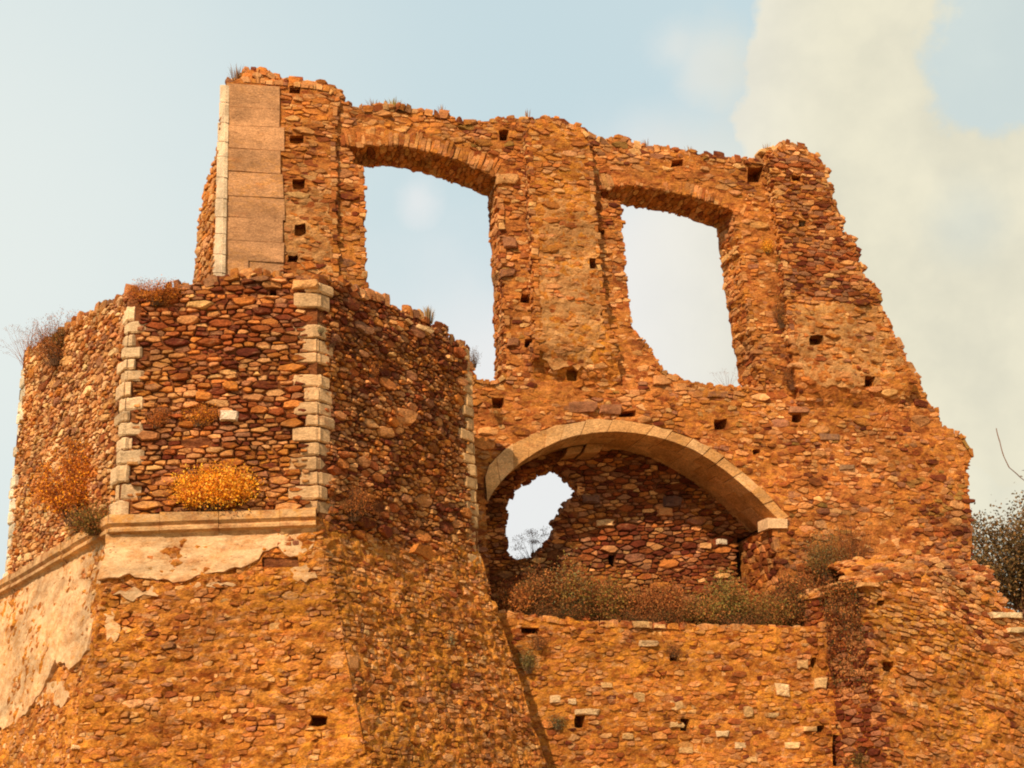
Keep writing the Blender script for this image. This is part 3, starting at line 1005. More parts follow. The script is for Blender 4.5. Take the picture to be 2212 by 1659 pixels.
# ================================================================== INFILL WALL at the back of the arch
INF = Plane(FL.o - FL.n * 1.5, FU, UP, relief_fn(41, .05, 1.1))
infill = empty('infill_wall', INF.flat(3, 0), 'dark dry rubble wall closing the back of the arch with a jagged hole at its left', 'wall')
INFL = Plane(INF.o, FU, UP)
ins = INFL.poly([(1000, 1420), (1760, 1420), (1760, 900), (1000, 900)])
hole_px = [(1096, 1196), (1094, 1150), (1099, 1110), (1100, 1085), (1116, 1058), (1124, 1045), (1148, 1038), (1160, 1026), (1182, 1016), (1200, 1009), (1220, 1022), (1234, 1036), (1251, 1056), (1243, 1075), (1222, 1086), (1212, 1102), (1200, 1118), (1200, 1150), (1180, 1172), (1158, 1200), (1130, 1206)]
hole = rag(grow(INFL.poly(hole_px), .07), .10, .035)
gap_p = sq(INFL, 1604, 1205, 24, 84, jit=4)
g2 = sq(INFL, 1430, 1085, 0.1, 0.1)
ip = [gap_p, sq(INFL, 1610, 1247, 30, 20), sq(INFL, 1322, 1210, 14, 26)]
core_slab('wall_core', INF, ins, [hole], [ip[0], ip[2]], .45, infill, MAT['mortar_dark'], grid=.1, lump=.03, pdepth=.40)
msi = Mason(infill, MAT['stone'])
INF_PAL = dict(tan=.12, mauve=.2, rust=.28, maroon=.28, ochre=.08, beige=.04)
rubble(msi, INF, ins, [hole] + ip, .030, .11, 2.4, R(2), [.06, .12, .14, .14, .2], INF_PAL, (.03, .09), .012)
edge_stones(msi, INFL, hole, True, void_side(hole), .45, .045, .11, 1.4, SH, INF_PAL, (.02, .09), .01)
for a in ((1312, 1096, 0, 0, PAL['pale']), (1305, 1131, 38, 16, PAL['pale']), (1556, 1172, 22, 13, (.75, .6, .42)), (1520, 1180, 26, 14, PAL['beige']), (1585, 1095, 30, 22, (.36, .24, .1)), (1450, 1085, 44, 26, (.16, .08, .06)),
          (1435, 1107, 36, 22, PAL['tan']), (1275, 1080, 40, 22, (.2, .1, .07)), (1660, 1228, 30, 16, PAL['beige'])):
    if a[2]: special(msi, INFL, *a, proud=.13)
msi.finish()

# ================================================================== TOWER
tower = empty('polygonal_tower', TW[1].flat(1, 0), 'broken polygonal rubble tower with pale corner quoins standing before the facade at left', 'tower')
BAS_PAL = dict(tan=.30, ochre=.12, rust=.18, maroon=.19, mauve=.14, beige=.04, orange=.05)
LEFT_PAL = dict(tan=.3, beige=.38, pale=.2, ochre=.14, rust=.12, mauve=.1, orange=.06)  # pale chips, plus the strong light on the left face put into the colours
def tow_pal(u, v):
    k = noise.fractal(Vector((u * .6, v * .7, 27)), 1.0, 2.0, 3)
    d = dict(BAS_PAL)
    if k > .1: d.update(rust=.34, maroon=.32, mauve=.18, tan=.12)
    elif k < -.1: d.update(tan=.36, beige=.10, ochre=.18, maroon=.10)
    return d
tops_px = {0: [(34, 792), (60, 765), (110, 735), (150, 705), (170, 690), (215, 668), (268, 650)],
           1: [(268, 652), (300, 645), (345, 640), (370, 622), (425, 612), (455, 606), (480, 602), (520, 592), (560, 590), (600, 598), (640, 598), (688, 604)],
           2: [(686, 602), (720, 606), (750, 618), (790, 634), (830, 648), (862, 664), (880, 674), (912, 684), (938, 706), (962, 705), (968, 732), (985, 742), (1008, 750), (1014, 770), (1024, 800)]}
mst = Mason(tower, MAT['stone'])
face_pocket = {0: [(165, 972, 16, 14), (105, 1078, 0, 0)], 1: [(590, 632, 14, 14)], 2: [(905, 1170, 0, 0)]}
for k in range(3):
    pl = TW[k]; fl = Plane(pl.o, pl.u, pl.v)
    Lk = TWL[k]
    t = fl.poly(tops_px[k])
    t[0] = (0, t[0][1]); t[-1] = (Lk, t[-1][1])
    t = rag(t, .15, .035, closed=False)
    poly = [(0, zc - 1.0), (Lk, zc - 1.0)] + t[::-1]
    dom = [(0, zc - .2), (Lk, zc - .2)] + t[::-1]
    pk = [sq(fl, *p) for p in face_pocket[k] if p[2]]
    core_slab('tower_core', pl, poly, [], pk, .7, tower, MAT['mortar_dark'], grid=.1, lump=.03, seed=k + 20.)
    ql, qr = .16, .16
    ex = [grow(p, .02) for p in pk] + [[(-1, -1), (ql, -1), (ql, 30), (-1, 30)], [(Lk - qr, -1), (Lk + 1, -1), (Lk + 1, 30), (Lk - qr, 30)]]
    rubble(mst, pl, dom, ex, .024, (.095, .078, .12)[k], (2.0, 2.6, 1.9)[k], (R(0), R(1), R(-2))[k], [.09, .07, .08, .12, .14, .2], LEFT_PAL if k == 0 else tow_pal, (.02, .095) if k else (.01, .06), .012)
    edge_stones(mst, fl, t, False, -1, .6, .05, .14, 1.3, SH, BAS_PAL, (.02, .15), .012)
# quoins
def out_n(k): return TW[k].n
def quoins(C, ka, kb, zlo, zhi, pale, first=0, wear=1.0, seglen=(.20, .42)):
    na, nb = out_n(ka), out_n(kb)
    a = -TW[ka].u; b = TW[kb].u
    z = zlo; i = first
    top = Plane((0, 0, 0), (1, 0, 0), (0, 1, 0))
    while z < zhi:
        h = random.uniform(.17, .27)
        l1, l2 = (seglen[1], seglen[0]) if i % 2 else (seglen[0], seglen[1])
        l1 *= random.uniform(.85, 1.15); l2 *= random.uniform(.85, 1.15)
        e = random.uniform(.02, .065)
        cp = C + (na + nb) / (1 + na.dot(nb)) * e
        r = .05
        pts = [cp + a * l1, cp + a * r, cp + (a + b) * .006, cp + b * r, cp + b * l2, cp + b * l2 - nb * .3, cp + (a + b) * .0 - (na + nb) * .25, cp + a * l1 - na * .3]
        q = [(p.x, p.y) for p in pts]
        v_, f_ = prism(top, q, z + .008, z + h - .010, .022, .02, chop=.03)
        if random.random() < .94: mst.add('quoin', v_, f_, shade1(pale, .72, 1.08), MAT['quoin'])
        z += h; i += 1
ztop = lambda k, px, py: TW[k].hit(px, py)[1]
quoins(E2, 1, 2, zc + .05, ztop(1, 688, 630), (.66, .40, .20), seglen=(.25, .40))
quoins(E1, 0, 1, zc + .10, ztop(1, 268, 672), (.68, .46, .26), 1, seglen=(.14, .30))
quoins(E3, 2, 3, ztop(2, 1040, 1262), ztop(2, 1010, 770), (.62, .37, .17), seglen=(.22, .40))
E0b = Vector((-1, .3, 0)).normalized()
nb0 = TW[0].n
# far left silhouette corner: the next face goes away behind
TWm = Plane(E0, (E0 - (E0 + Vector((math.cos(R(-112)), math.sin(R(-112)), 0)) * -1.5)).normalized(), UP)
TW['m'] = Plane((E0 + Vector((-math.cos(R(-112)), -math.sin(R(-112)), 0)) * 1.5), (math.cos(R(-112)), math.sin(R(-112)), 0), UP)
quoins(E0, 'm', 0, zc - .3, ztop(0, 34, 830), (.74, .62, .44), seglen=(.2, .34))
# hidden return faces close the tower
for (a, b) in ((E0 - TW['m'].u * 1.8, E0), (E3, E4)):
    pp = Plane((a.x, a.y, 0), (b - a), UP)
    Lq = (b - a).length
    zt = ztop(0, 34, 800) if a is not E3 else ztop(2, 1024, 800)
    core_slab('tower_core', pp, rag([(0, 0), (Lq, 0), (Lq, zt), (0, zt)], .3, .01), [], [], .5, tower, MAT['mortar_dark'], grid=.3)
for a in ((2, 910, 713, 40, 14, PAL['pale'], .5), (1, 660, 618, 62, 24, PAL['beige'], 0), (1, 497, 900, 44, 28, (.72, .56, .40), 0), (2, 868, 902, 40, 34, PAL['tan'], .3), (2, 800, 965, 0, 0, PAL['tan'], 0),
          (1, 500, 836, 36, 20, PAL['orange'], 0), (2, 905, 1195, 62, 26, PAL['orange'], .4), (2, 970, 1235, 60, 26, PAL['beige'], .45), (1, 440, 860, 40, 22, PAL['orange'], 0), (2, 985, 900, 0, 0, PAL['tan'], 0)):
    if a[3]: special(mst, Plane(TW[a[0]].o, TW[a[0]].u, UP), a[1], a[2], a[3], a[4], a[5], proud=.12, rot=a[6])
mst.finish()
# the little hole in the pale block is not modelled
# ================================================================== BATTERED BASE under the tower
BAT = [8.0, 7.0, 13.0, 13.0]
base_t = empty('battered_base', TW[1].flat(1.2, 0), 'sloping plastered and lichened base flaring out beneath the polygonal tower', 'tower base')
def corner(i, z, proud=0.0):
    """corner between face i and i+1 at height z"""
    def line(k):
        pl = TW[k] if k in TW else None
        n = pl.n
        off = proud + max(0, zc - z) * math.tan(R(BAT[k]))
        return n, pl.o.dot(n) + off
    n1, d1 = line(i); n2, d2 = line(i + 1)
    det = n1.x * n2.y - n1.y * n2.x
    return Vector(((d1 * n2.y - d2 * n1.y) / det, (n1.x * d2 - n2.x * d1) / det, z))
def far_left(z):
    n = TW[0].n
    return E0 + n * (max(0, zc - z) * math.tan(R(BAT[0]))) - TW[0].u * 3.5 + Vector((0, 0, z))
zg = -.3
cor_top = [far_left(zc), corner(0, zc), corner(1, zc), corner(2, zc)]
cor_bot = [far_left(zg), corner(0, zg), corner(1, zg), corner(2, zg)]
msb = Mason(base_t, MAT['stone_orange'])
BASE_PAL = dict(tan=.26, ochre=.24, orange=.24, rust=.12, beige=.17, mauve=.04, maroon=.02)
BP = {}
zr = TW[2].hit(900, 1195)[1]
for k in range(3):
    a, b, c, d = cor_bot[k], cor_bot[k + 1], cor_top[k + 1], cor_top[k]
    hn = TW[k].n
    vdir = (UP * math.cos(R(BAT[k])) - hn * math.sin(R(BAT[k])))
    pl = Plane(a, TW[k].u, vdir, relief_fn(51 + k, .05, .8))
    fl = Plane(a, TW[k].u, vdir)
    BP[k] = fl
    q = [((p - a).dot(fl.u), (p - a).dot(fl.v)) for p in (a, b, c, d)]
    pkpx = {0: [], 1: [(605, 1214, 78, 20), (330, 1300, 0, 0), (300, 1315, 0, 0)], 2: []}[k]
    pk = [sq(fl, *p) for p in pkpx if p[2]]
    if k == 1: pk.append(sq(fl, 688, 1556, 36, 20, jit=4))
    core_slab('base_core', pl, rag(q, .4, .0), [], pk, .5, base_t, MAT['mortar_orange'], grid=.055, lump=.07, seed=60. + k, pdepth=.4)
    def near_px(u, v, fl=fl): 
        return project(fl.flat(u, v))
    def dn(u, v, r, k=k, fl=fl):
        p = project(fl.flat(u, v))
        if p is None: return 0
        n_ = noise.noise(Vector((u * .9, v * .9, k * 5.)))
        base = .62 if k == 2 else .36
        return max(.15, min(1, base + n_ * .7))
    dom = rag(q, 1.0, 0)
    rubble(msb, pl, dom, [grow(p, .02) for p in pk], .026, .08, 2.0, (0, R(2), R(-3))[k], [.03, .06, .10, .15, .2], BASE_PAL if k else LEFT_PAL, (-.01, .035) if k < 2 else (.0, .045), .010, dn)
# masonry corner blocks of the base edge
for i, (n1, n2) in enumerate(((0, 1), (1, 2))):
    z = zc - .5
    while z > .3:
        h = random.uniform(.16, .26)
        c = corner(i, z, .0)
        a, b = -TW[n1].u, TW[n2].u
        l1, l2 = random.uniform(.12, .34), random.uniform(.12, .34)
        na, nb = TW[n1].n, TW[n2].n
        e = random.uniform(-.04, .03)
        cp = c + (na + nb) / (1 + na.dot(nb)) * e
        pts = [cp + a * l1, cp + a * .05, cp + b * .05, cp + b * l2, cp + b * l2 - nb * .3, cp - (na + nb) * .2, cp + a * l1 - na * .3]
        v_, f_ = prism(Plane((0, 0, 0), (1, 0, 0), (0, 1, 0)), [(p.x, p.y) for p in pts], z - h + .01, z, .03, .012)
        if random.random() < (.3 if i == 0 else .8) and not (i == 0 and z > zc - 2.2): msb.add('quoin', v_, f_, pick(dict(tan=.4, beige=.2, orange=.25, rust=.15)), MAT['stone_orange'])
        z -= h
msb.finish()
# plaster sheets, flaking at the edges
def plaster_sheet(fl, px, off=.03, seed=0, th=.035, mat='plaster', name='plaster'):
    q = rag(rag(fl.poly(px, off), .28, .06), .07, .025)
    if area2(q) < 0: q = q[::-1]
    holes = []
    pl = Plane(fl.o + fl.n * off, fl.u, fl.v, relief_fn(seed, .03, .9))
    return core_slab(name, pl, q, holes, [], th + .05, base_t, MAT[mat], grid=.07, lump=.012, seed=seed)
plaster_sheet(BP[1], [(226, 1150), (330, 1148), (480, 1142), (600, 1138), (688, 1136), (686, 1168), (660, 1186), (630, 1196), (600, 1178), (570, 1192), (560, 1215), (520, 1222), (470, 1232), (420, 1238), (395, 1262), (330, 1250), (280, 1246), (214, 1252), (220, 1200)], seed=71)
plaster_sheet(BP[0], [(222, 1160), (216, 1250), (200, 1345), (186, 1410), (150, 1440), (120, 1425), (90, 1500), (30, 1560), (-60, 1600), (-60, 1330), (0, 1300), (60, 1262), (130, 1215), (190, 1170)], seed=72)
for k, (f_, x, y, w, h) in enumerate(((1, 455, 1262, 110, 22), (1, 300, 1282, 100, 24), (1, 655, 1240, 50, 34), (1, 240, 1350, 34, 70), (0, 110, 1500, 70, 60))):
    q = []
    for j in range(14):
        a = -j * 2 * math.pi / 14; rr = random.uniform(.78, 1.05)
        q.append((x + w / 2 * rr * math.cos(a), y + h / 2 * rr * math.sin(a)))
    plaster_sheet(BP[f_], q, off=random.uniform(.008, .016), seed=100 + k)
# cornice along front and left: worn ledge, hollow and fillet, in blocks
def cornice():
    prof = [(.0, .13), (.17, .10), (.17, -.02), (.12, -.07), (.15, -.10), (.15, -.14), (.08, -.17), (.05, -.24), (.0, -.26)]
    mc = Mason(base_t, MAT['plaster'])
    def seg(k, s0, s1, m0, m1):
        """a moulded block on face k between distances s0 and s1; m0, m1 mitre its ends"""
        pl = TW[k]; vs = []; fs = []
        jit = random.uniform(-.012, .012)
        for s, m in ((s0, m0), (s1, m1)):
            for x, z in prof:
                e = s + m * x
                vs.append(pl.o + pl.u * e + pl.n * (x + jit * (x > 0)) + UP * (zc + z + (random.uniform(-.03, .02) if z > .05 else 0)))
        n = len(prof)
        for i in range(n - 1): fs.append((i, n + i, n + i + 1, i + 1))
        fs.append(tuple(range(n))); fs.append(tuple(range(2 * n - 1, n - 1, -1)))
        mc.add('cornice_block', vs, fs, (.5, .3, .15), MAT['plaster_cornice'])
    t1 = math.tan(R(30))
    def run(k, L_, first, last, step):
        s = first[0]
        while s < last[0] - .01:
            e = min(last[0], s + step * random.uniform(.7, 1.2))
            if last[0] - e < .25: e = last[0]
            seg(k, s + .003, e - .003, first[1] if s == first[0] else 0, last[1] if e == last[0] else 0)
            s = e
    run(1, TWL[1], (0, -t1), (TWL[1] - .02, 0), .75)
    run(0, TWL[0], (-3.0, 0), (TWL[0], t1), .8)
    mc.finish()
MAT['plaster_cornice'] = masonry('worn_cornice_stone', False, (.56, .33, .15), (.36, .16, .06), .5, bump=.5, grey=.1, pit_shade=.4, mottle=.25)
cornice()

# ================================================================== TERRACE WALL below the arch
TOFF = 1.0
TER = Plane(FL.o + FL.n * TOFF, FU, UP, relief_fn(81, .05, .8)); TERL = Plane(TER.o, FU, UP)
terr = empty('terrace_wall', TERL.flat(3, 0), 'low orange mortared wall below the arch carrying the planted ledge', 'wall')
tt = TERL.poly([(960, 1315), (1080, 1322), (1150, 1332), (1250, 1342), (1350, 1347), (1450, 1350), (1560, 1352), (1700, 1356), (1800, 1358), (1950, 1360)])
tt = rag(tt, .16, .025, closed=False)
tp = [(tt[0][0], -.3), (tt[-1][0], -.3)] + tt[::-1]
tpk_px = [(1252, 1558, 22, 26), (1480, 1566, 20, 28), (1455, 1420, 16, 14), (1759, 1432, 13, 22), (1798, 1432, 15, 22), (1774, 1574, 16, 16), (1712, 1428, 0, 0), (1145, 1362, 40, 12), (1822, 1470, 34, 210), (1812, 1620, 26, 70)]
tpk = [sq(TERL, *p) for p in tpk_px if p[2]]
core_slab('wall_core', TER, tp, [], tpk, 1.15, terr, MAT['mortar_orange'], grid=.085, lump=.035, seed=80., pdepth=.5)
mtr = Mason(terr, MAT['stone_orange'])
def dn(u, v, r):
    return max(.2, min(1, .5 + noise.noise(Vector((u * .8, v * .8, 4.))) * .6))
rubble(mtr, TER, tp, [grow(p, .03) for p in tpk], .030, .09, 2.1, R(-1), [.03, .08, .12, .15, .2], dict(ochre=.26, orange=.24, rust=.22, tan=.16, beige=.06, maroon=.06), (.0, .04), .011, dn)
for a in ((1380, 1506, 30, 24), (1460, 1524, 30, 24), (1462, 1566, 34, 14), (1690, 1490, 32, 30), (1772, 1476, 28, 26), (1733, 1434, 26, 24), (1715, 1433, 0, 0), (1265, 1538, 62, 14), (1250, 1530, 0, 0), (1385, 1350, 44, 16), (1425, 1353, 30, 10),
          (1615, 1537, 22, 26), (1750, 1574, 34, 12), (1310, 1480, 30, 14), (1200, 1510, 26, 18), (1235, 1515, 20, 16), (1545, 1480, 0, 0), (1560, 1585, 30, 16), (1400, 1390, 44, 14), (1710, 1610, 34, 16), (1620, 1640, 30, 14), (1480, 1620, 30, 16), (1600, 1610, 28, 16), (1355, 1590, 26, 14), (1670, 1545, 24, 12)):
    if a[2]: special(mtr, TERL, *a, random.choice([(.62, .38, .17), (.56, .32, .13), (.68, .45, .24)]), proud=.04)
edge_stones(mtr, TERL, tt, False, -1, .9, .05, .13, 1.5, SH, dict(tan=.4, rust=.3, orange=.3), (.01, .05), .012)
mtr.finish()
# earth on the ledge
vs, fs = [], []
nu, nv = 60, 8
u0_, u1_ = tt[0][0], tt[-1][0]
def tz(u):
    a = np.array(tt); return float(np.interp(u, a[:, 0], a[:, 1]))
for i in range(nu + 1):
    for j in range(nv + 1):
        u = u0_ + (u1_ - u0_) * i / nu; w = j / nv
        z = tz(u) - .02 + .16 * math.sin(w * math.pi * .6) + .06 * noise.noise(Vector((u * 2, w * 3, 1)))
        p = TERL.flat(u, z, -.12 - w * 2.35); vs.append(tuple(p))
for i in range(nu):
    for j in range(nv):
        k = i * (nv + 1) + j
        fs.append((k, k + nv + 1, k + nv + 2, k + 1))
m, t, b = new_mat('ledge_earth')
geo = N(t, 'ShaderNodeNewGeometry')
t.links.new(mixc((.12, .045, .02), (.28, .12, .04), smooth(tex(t, geo.outputs['Position'], 5, 6), .4, .6, t), t), b.inputs['Base Color'])
o = mesh_obj('ledge_earth', vs, fs, m, terr)

# ================================================================== RIGHT BUTTRESS
BOFF = 2.1
bph = TH + 12
bo = FL.flat(FL.hit(1862, 1400)[0], 0, BOFF)
d = ray(1866, 1440)
# place its left corner on the ray, a little in front of the terrace wall
PB = Plane(FL.o + FL.n * BOFF, FU, UP)
u, v = PB.hit(1882, 1400)
bo = PB.flat(u, 0)
BUT = Plane(bo, (math.cos(R(bph)), math.sin(R(bph)), 0), UP, relief_fn(91, .07, .8)); BUTL = Plane(BUT.o, BUT.u, UP)
butt = empty('corner_buttress', bo, 'squat rubble buttress with a sloping broken top at the lower right corner', 'buttress')
bt_px = [(1838, 1272), (1860, 1262), (1890, 1252), (1930, 1240), (1990, 1236), (2040, 1240), (2080, 1262), (2120, 1285), (2160, 1310), (2200, 1330), (2212, 1345), (2240, 1420), (2270, 1560)]
btl = BUTL.poly(bt_px); btl[0] = (0, btl[0][1])
btl = rag(btl, .16, .03, closed=False)
bpoly = [(0, -.3), (btl[-1][0] + .3, -.3)] + btl[::-1]
bpk = [sq(BUTL, 1922, 1440, 26, 22), sq(BUTL, 1905, 1302, 18, 12)]
core_slab('buttress_core', BUT, bpoly, [], bpk, 2.0, butt, MAT['mortar_orange'], grid=.085, lump=.04, seed=95.)
mbt = Mason(butt, MAT['stone_orange'])
zh = BUTL.hit(2000, 1420)[1]
rubble(mbt, BUT, bpoly, [grow(p, .03) for p in bpk], .030, .09, 2.5, R(-13), [.05, .08, .12, .15, .2],
       lambda u, v: dict(tan=.3, beige=.18, ochre=.2, rust=.15, mauve=.07, maroon=.1) if v > zh else dict(ochre=.3, orange=.28, rust=.2, tan=.14, beige=.06, maroon=.02), (.01, .055), .010,
       lambda u, v, r: .95 if v > zh + noise.noise(Vector((u, v, 2))) else .45)
edge_stones(mbt, BUTL, btl, False, -1, 1.8, .05, .14, 1.5, SH, dict(tan=.4, rust=.2, orange=.2, beige=.2), (.02, .07), .012)
edge_stones(mbt, BUTL, [(0, -.2), (0, btl[0][1])], False, -1, 2.0, .032, .075, 2.4, SH, dict(rust=.2, maroon=.4, tan=.2, mauve=.2), (.01, .05), .012, mat=MAT['stone'])  # darker palette puts the shade of a recess into these stones
special(mbt, BUTL, 2172, 1330, 72, 14, (.72, .52, .3), proud=.12)
special(mbt, BUTL, 2190, 1362, 36, 12, (.6, .4, .2), proud=.12)
special(mbt, BUTL, 1872, 1264, 50, 12, PAL['beige'], proud=.10)
mbt.finish()
# bank of rubble and soil joining buttress to the facade
SL = []
vs, fs = [], []
nu, nv = 34, 14
pA, pB = Vector(BUTL.flat(.15, btl[0][1] - .08, -.2)), Vector(BUTL.flat(btl[-1][0] * .72, BUTL.hit(2150, 1330)[1], -.2))
for i in range(nu + 1):
    f = i / nu
    a = BUTL.flat(f * btl[-1][0] * .9, float(np.interp(f * btl[-1][0] * .9, [p[0] for p in btl], [p[1] for p in btl])) - .05, -.15)
    c = FL.hit(1800 + f * 330, 1240 + 40 * f)
    e = FL.flat(c[0], FL.hit(1850, 1235)[1] + .1, -.1)
    for j in range(nv + 1):
        w = j / nv
        p = a.lerp(e, w) + UP * (.22 * math.sin(w * math.pi) + .1 * noise.noise(Vector((f * 6, w * 5, 7))))
        vs.append(tuple(p))
for i in range(nu):
    for j in range(nv):
        k = i * (nv + 1) + j
        fs.append((k, k + nv + 1, k + nv + 2, k + 1))
o = mesh_obj('soil_bank', vs, fs, MAT['mortar_orange'], butt)
mlb = Mason(butt, MAT['stone_orange'])
for k in range(420):
    p = Vector(random.choice(vs)) + Vector((random.uniform(-.1, .1), random.uniform(-.1, .1), random.uniform(-.03, .03)))
    rr = random.uniform(.04, .12)
    q = [(rr * 1.5 * math.cos(a) * random.uniform(.7, 1.1), rr * .8 * math.sin(a) * random.uniform(.7, 1.1)) for a in [j * math.pi / 3 for j in range(6)]]
    v_, f_ = prism(Plane(p, FU, UP), q, -rr, rr * random.uniform(.6, 1.4), .02, .01)
    mlb.add('loose_stone', v_, f_, pick(dict(tan=.35, ochre=.25, rust=.2, beige=.12, mauve=.08)))
mlb.finish()

# ================================================================== PLANTS
GREEN = [(.20, .16, .035), (.28, .19, .04), (.16, .11, .03), (.36, .22, .045)]
BROWN = [(.36, .12, .035), (.44, .16, .045), (.26, .08, .025), (.24, .13, .035), (.50, .19, .05)]
RUSTY = [(.56, .17, .03), (.64, .23, .05), (.42, .12, .03), (.30, .10, .03)]
YELL = [(.98, .50, .04), (.98, .60, .09), (.92, .38, .02), (.80, .28, .02)]
SILV = [(.27, .24, .11), (.34, .29, .14), (.20, .16, .06)]
DEAD = [(.30, .14, .07), (.24, .10, .06), (.38, .20, .10)]
DARKG = [(.05, .055, .02), (.08, .07, .02), (.07, .04, .015)]
def plant(name, label, cat, loc, w, h, dep, stems, leaves, ls, pal, stemcol=(.16, .08, .04), style='leaf', lean=(0, 0), group=None, droop=0., blade=False, lift=.25, stemr=.006):
    root = empty(name, loc, label, cat, group)
    sv, sf, lv, lf, lc = [], [], [], [], []
    loc = Vector(loc)
    tips = []
    for s in range(stems):
        a = random.uniform(0, 2 * math.pi)
        rr = math.sqrt(random.random())
        end = Vector((math.cos(a) * rr * w / 2 + lean[0], math.sin(a) * rr * dep / 2, h * (1 - .45 * rr * rr) * random.uniform(.5, 1.05) + lean[1]))
        st = Vector((end.x * .22 * random.uniform(.2, 1.3), end.y * .22, -.04))
        ctl = st.lerp(end, .45) + Vector((random.uniform(-.1, .1) * w, random.uniform(-.1, .1) * dep, h * .12))
        prev = None
        pts = []
        K_ = 5
        for k in range(K_ + 1):
            t = k / K_
            p = st * (1 - t) ** 2 + ctl * 2 * t * (1 - t) + end * t * t
            p.z -= droop * t * t * h
            pts.append(p)
        for k, p in enumerate(pts):
            r_ = stemr * (1 - .75 * k / K_)
            base = len(sv)
            for q in range(3):
                an = q * 2.094
                sv.append(loc + p + Vector((math.cos(an) * r_, math.sin(an) * r_, 0)))
            if k:
                for q in range(3):
                    q2 = (q + 1) % 3
                    sf.append((base - 3 + q, base - 3 + q2, base + q2, base + q))
        tips.append(pts)
    for l in range(leaves):
        pts = random.choice(tips)
        t = (random.uniform(lift, 1.0)) * (len(pts) - 1)
        k = min(len(pts) - 2, int(t))
        p = pts[k].lerp(pts[k + 1], t - k)
        if style == 'umbel':
            p = pts[-1]
            sp_ = ls * 2.2
        else:
            sp_ = ls * 1.8
        p = p + Vector((random.gauss(0, sp_), random.gauss(0, sp_), random.gauss(0, sp_ * (.45 if style == 'umbel' else 1))))
        d = Vector((random.gauss(0, 1), random.gauss(0, 1), random.gauss(.3, 1))).normalized()
        e = d.cross(Vector((random.gauss(0, 1), random.gauss(0, 1), random.gauss(0, 1)))).normalized()
        ln = ls * random.uniform(.7, 1.4); wd = ln * (.45 if not blade else .12)
        if blade: ln *= 2.5
        b = len(lv)
        lv += [loc + p, loc + p + d * ln * .5 + e * wd * .5, loc + p + d * ln, loc + p + d * ln * .5 - e * wd * .5]
        lf.append((b, b + 1, b + 2, b + 3))
        c = random.choice(pal); vv = random.uniform(.75, 1.25)
        lc += [tuple(x * vv for x in c)] * 4
    mesh_obj('stems', [tuple(v) for v in sv], sf, MAT['leaf'], root, [stemcol] * len(sv))
    if lv: mesh_obj('foliage', [tuple(v) for v in lv], lf, MAT['leaf'], root, lc)
    return root
def tuft(name, label, cat, loc, w, h, n, pal, group=None):
    """grass-like tuft of narrow blades"""
    root = empty(name, loc, label, cat, group)
    loc = Vector(loc); V, F, C = [], [], []
    for _ in range(n):
        a = random.uniform(0, 6.283); rr = random.random()
        b0 = Vector((math.cos(a) * rr * w * .25, math.sin(a) * rr * w * .25, -.03))
        tip = Vector((math.cos(a) * rr * w * .6, math.sin(a) * rr * w * .6, h * random.uniform(.5, 1)))
        mid = b0.lerp(tip, .55) + Vector((0, 0, h * .08))
        s = Vector((-math.sin(a), math.cos(a), 0)) * .006
        k = len(V)
        V += [loc + b0 - s, loc + b0 + s, loc + mid - s, loc + mid + s, loc + tip]
        F += [(k, k + 1, k + 3, k + 2), (k + 2, k + 3, k + 4)]
        C += [random.choice(pal)] * 5
    mesh_obj('blades', [tuple(v) for v in V], F, MAT['leaf'], root, C)
    return root
def on(plane, px, py, off=0.0):
    u, v = plane.hit(px, py, off)
    return plane.flat(u, v, off)
T0, T1, T2 = (Plane(TW[k].o, TW[k].u, UP) for k in range(3))
CL = -.1
# on the tower
plant('yellow_bush', 'bright yellow orange bush growing on the cornice of the tower', 'bush', on(T1, 455, 1098, .12), 1.42, .66, .40, 160, 13000, .038, YELL + YELL + RUSTY[:2], lift=.35)
plant('rusty_bush', 'dry orange bush at the left tower corner above the sloping cornice', 'bush', on(T0, 170, 1130, .1), 1.7, 1.35, .5, 160, 15000, .040, RUSTY + YELL[2:], lift=.3)
plant('dark_shrub', 'dark olive shrub hanging over the cornice beside the left quoins', 'shrub', on(T0, 205, 1150, .2), .95, .45, .35, 70, 4500, .030, GREEN + DARKG[1:] + BROWN, lift=.2)
plant('dark_shrub', 'small dark green cushion shrub near the top of the left tower face', 'shrub', on(T0, 132, 752, .02), .4, .4, .3, 40, 2200, .024, DARKG + GREEN)
plant('dry_shrub', 'reddish dry shrub along the broken left rim of the tower', 'shrub', on(T0, 125, 785, .05), 1.4, 1.05, .5, 120, 9000, .024, RUSTY + BROWN + [(.5, .3, .2)], lift=.2)
plant('dead_flower_stalks', 'pale dead flower stalks sticking out at the far left tower top', 'dry plant', on(T0, 66, 785, -.1), 1.5, .95, .5, 50, 900, .018, DEAD + [(.45, .28, .22)], (.34, .18, .13), style='umbel', lean=(-.12, 0), stemr=.005)
plant('dry_shrub', 'orange dry growth draping the tower rim beside its left quoins', 'shrub', on(T1, 335, 655, .06), 1.0, .42, .35, 100, 7000, .022, RUSTY + YELL[3:])
plant('dead_flower_stalks', 'thin pinkish twigs above the orange growth on the tower rim', 'dry plant', on(T1, 310, 640, -.1), .35, .35, .3, 22, 160, .016, DEAD, (.34, .18, .13), style='umbel', stemr=.004)
plant('rusty_bush', 'flat orange plant clinging to the middle of the front tower face', 'bush', on(T1, 430, 915, .08), .65, .34, .14, 50, 2400, .022, RUSTY + YELL[2:])
plant('rusty_bush', 'flat orange plant beside the left quoins halfway up the tower', 'bush', on(T1, 335, 920, .06), .5, .34, .12, 40, 1900, .022, RUSTY)
plant('dry_shrub', 'tangled red brown shrub growing low beside the middle quoins', 'shrub', on(T2, 760, 1120, .08), .8, .6, .3, 70, 3600, .022, RUSTY + BROWN)
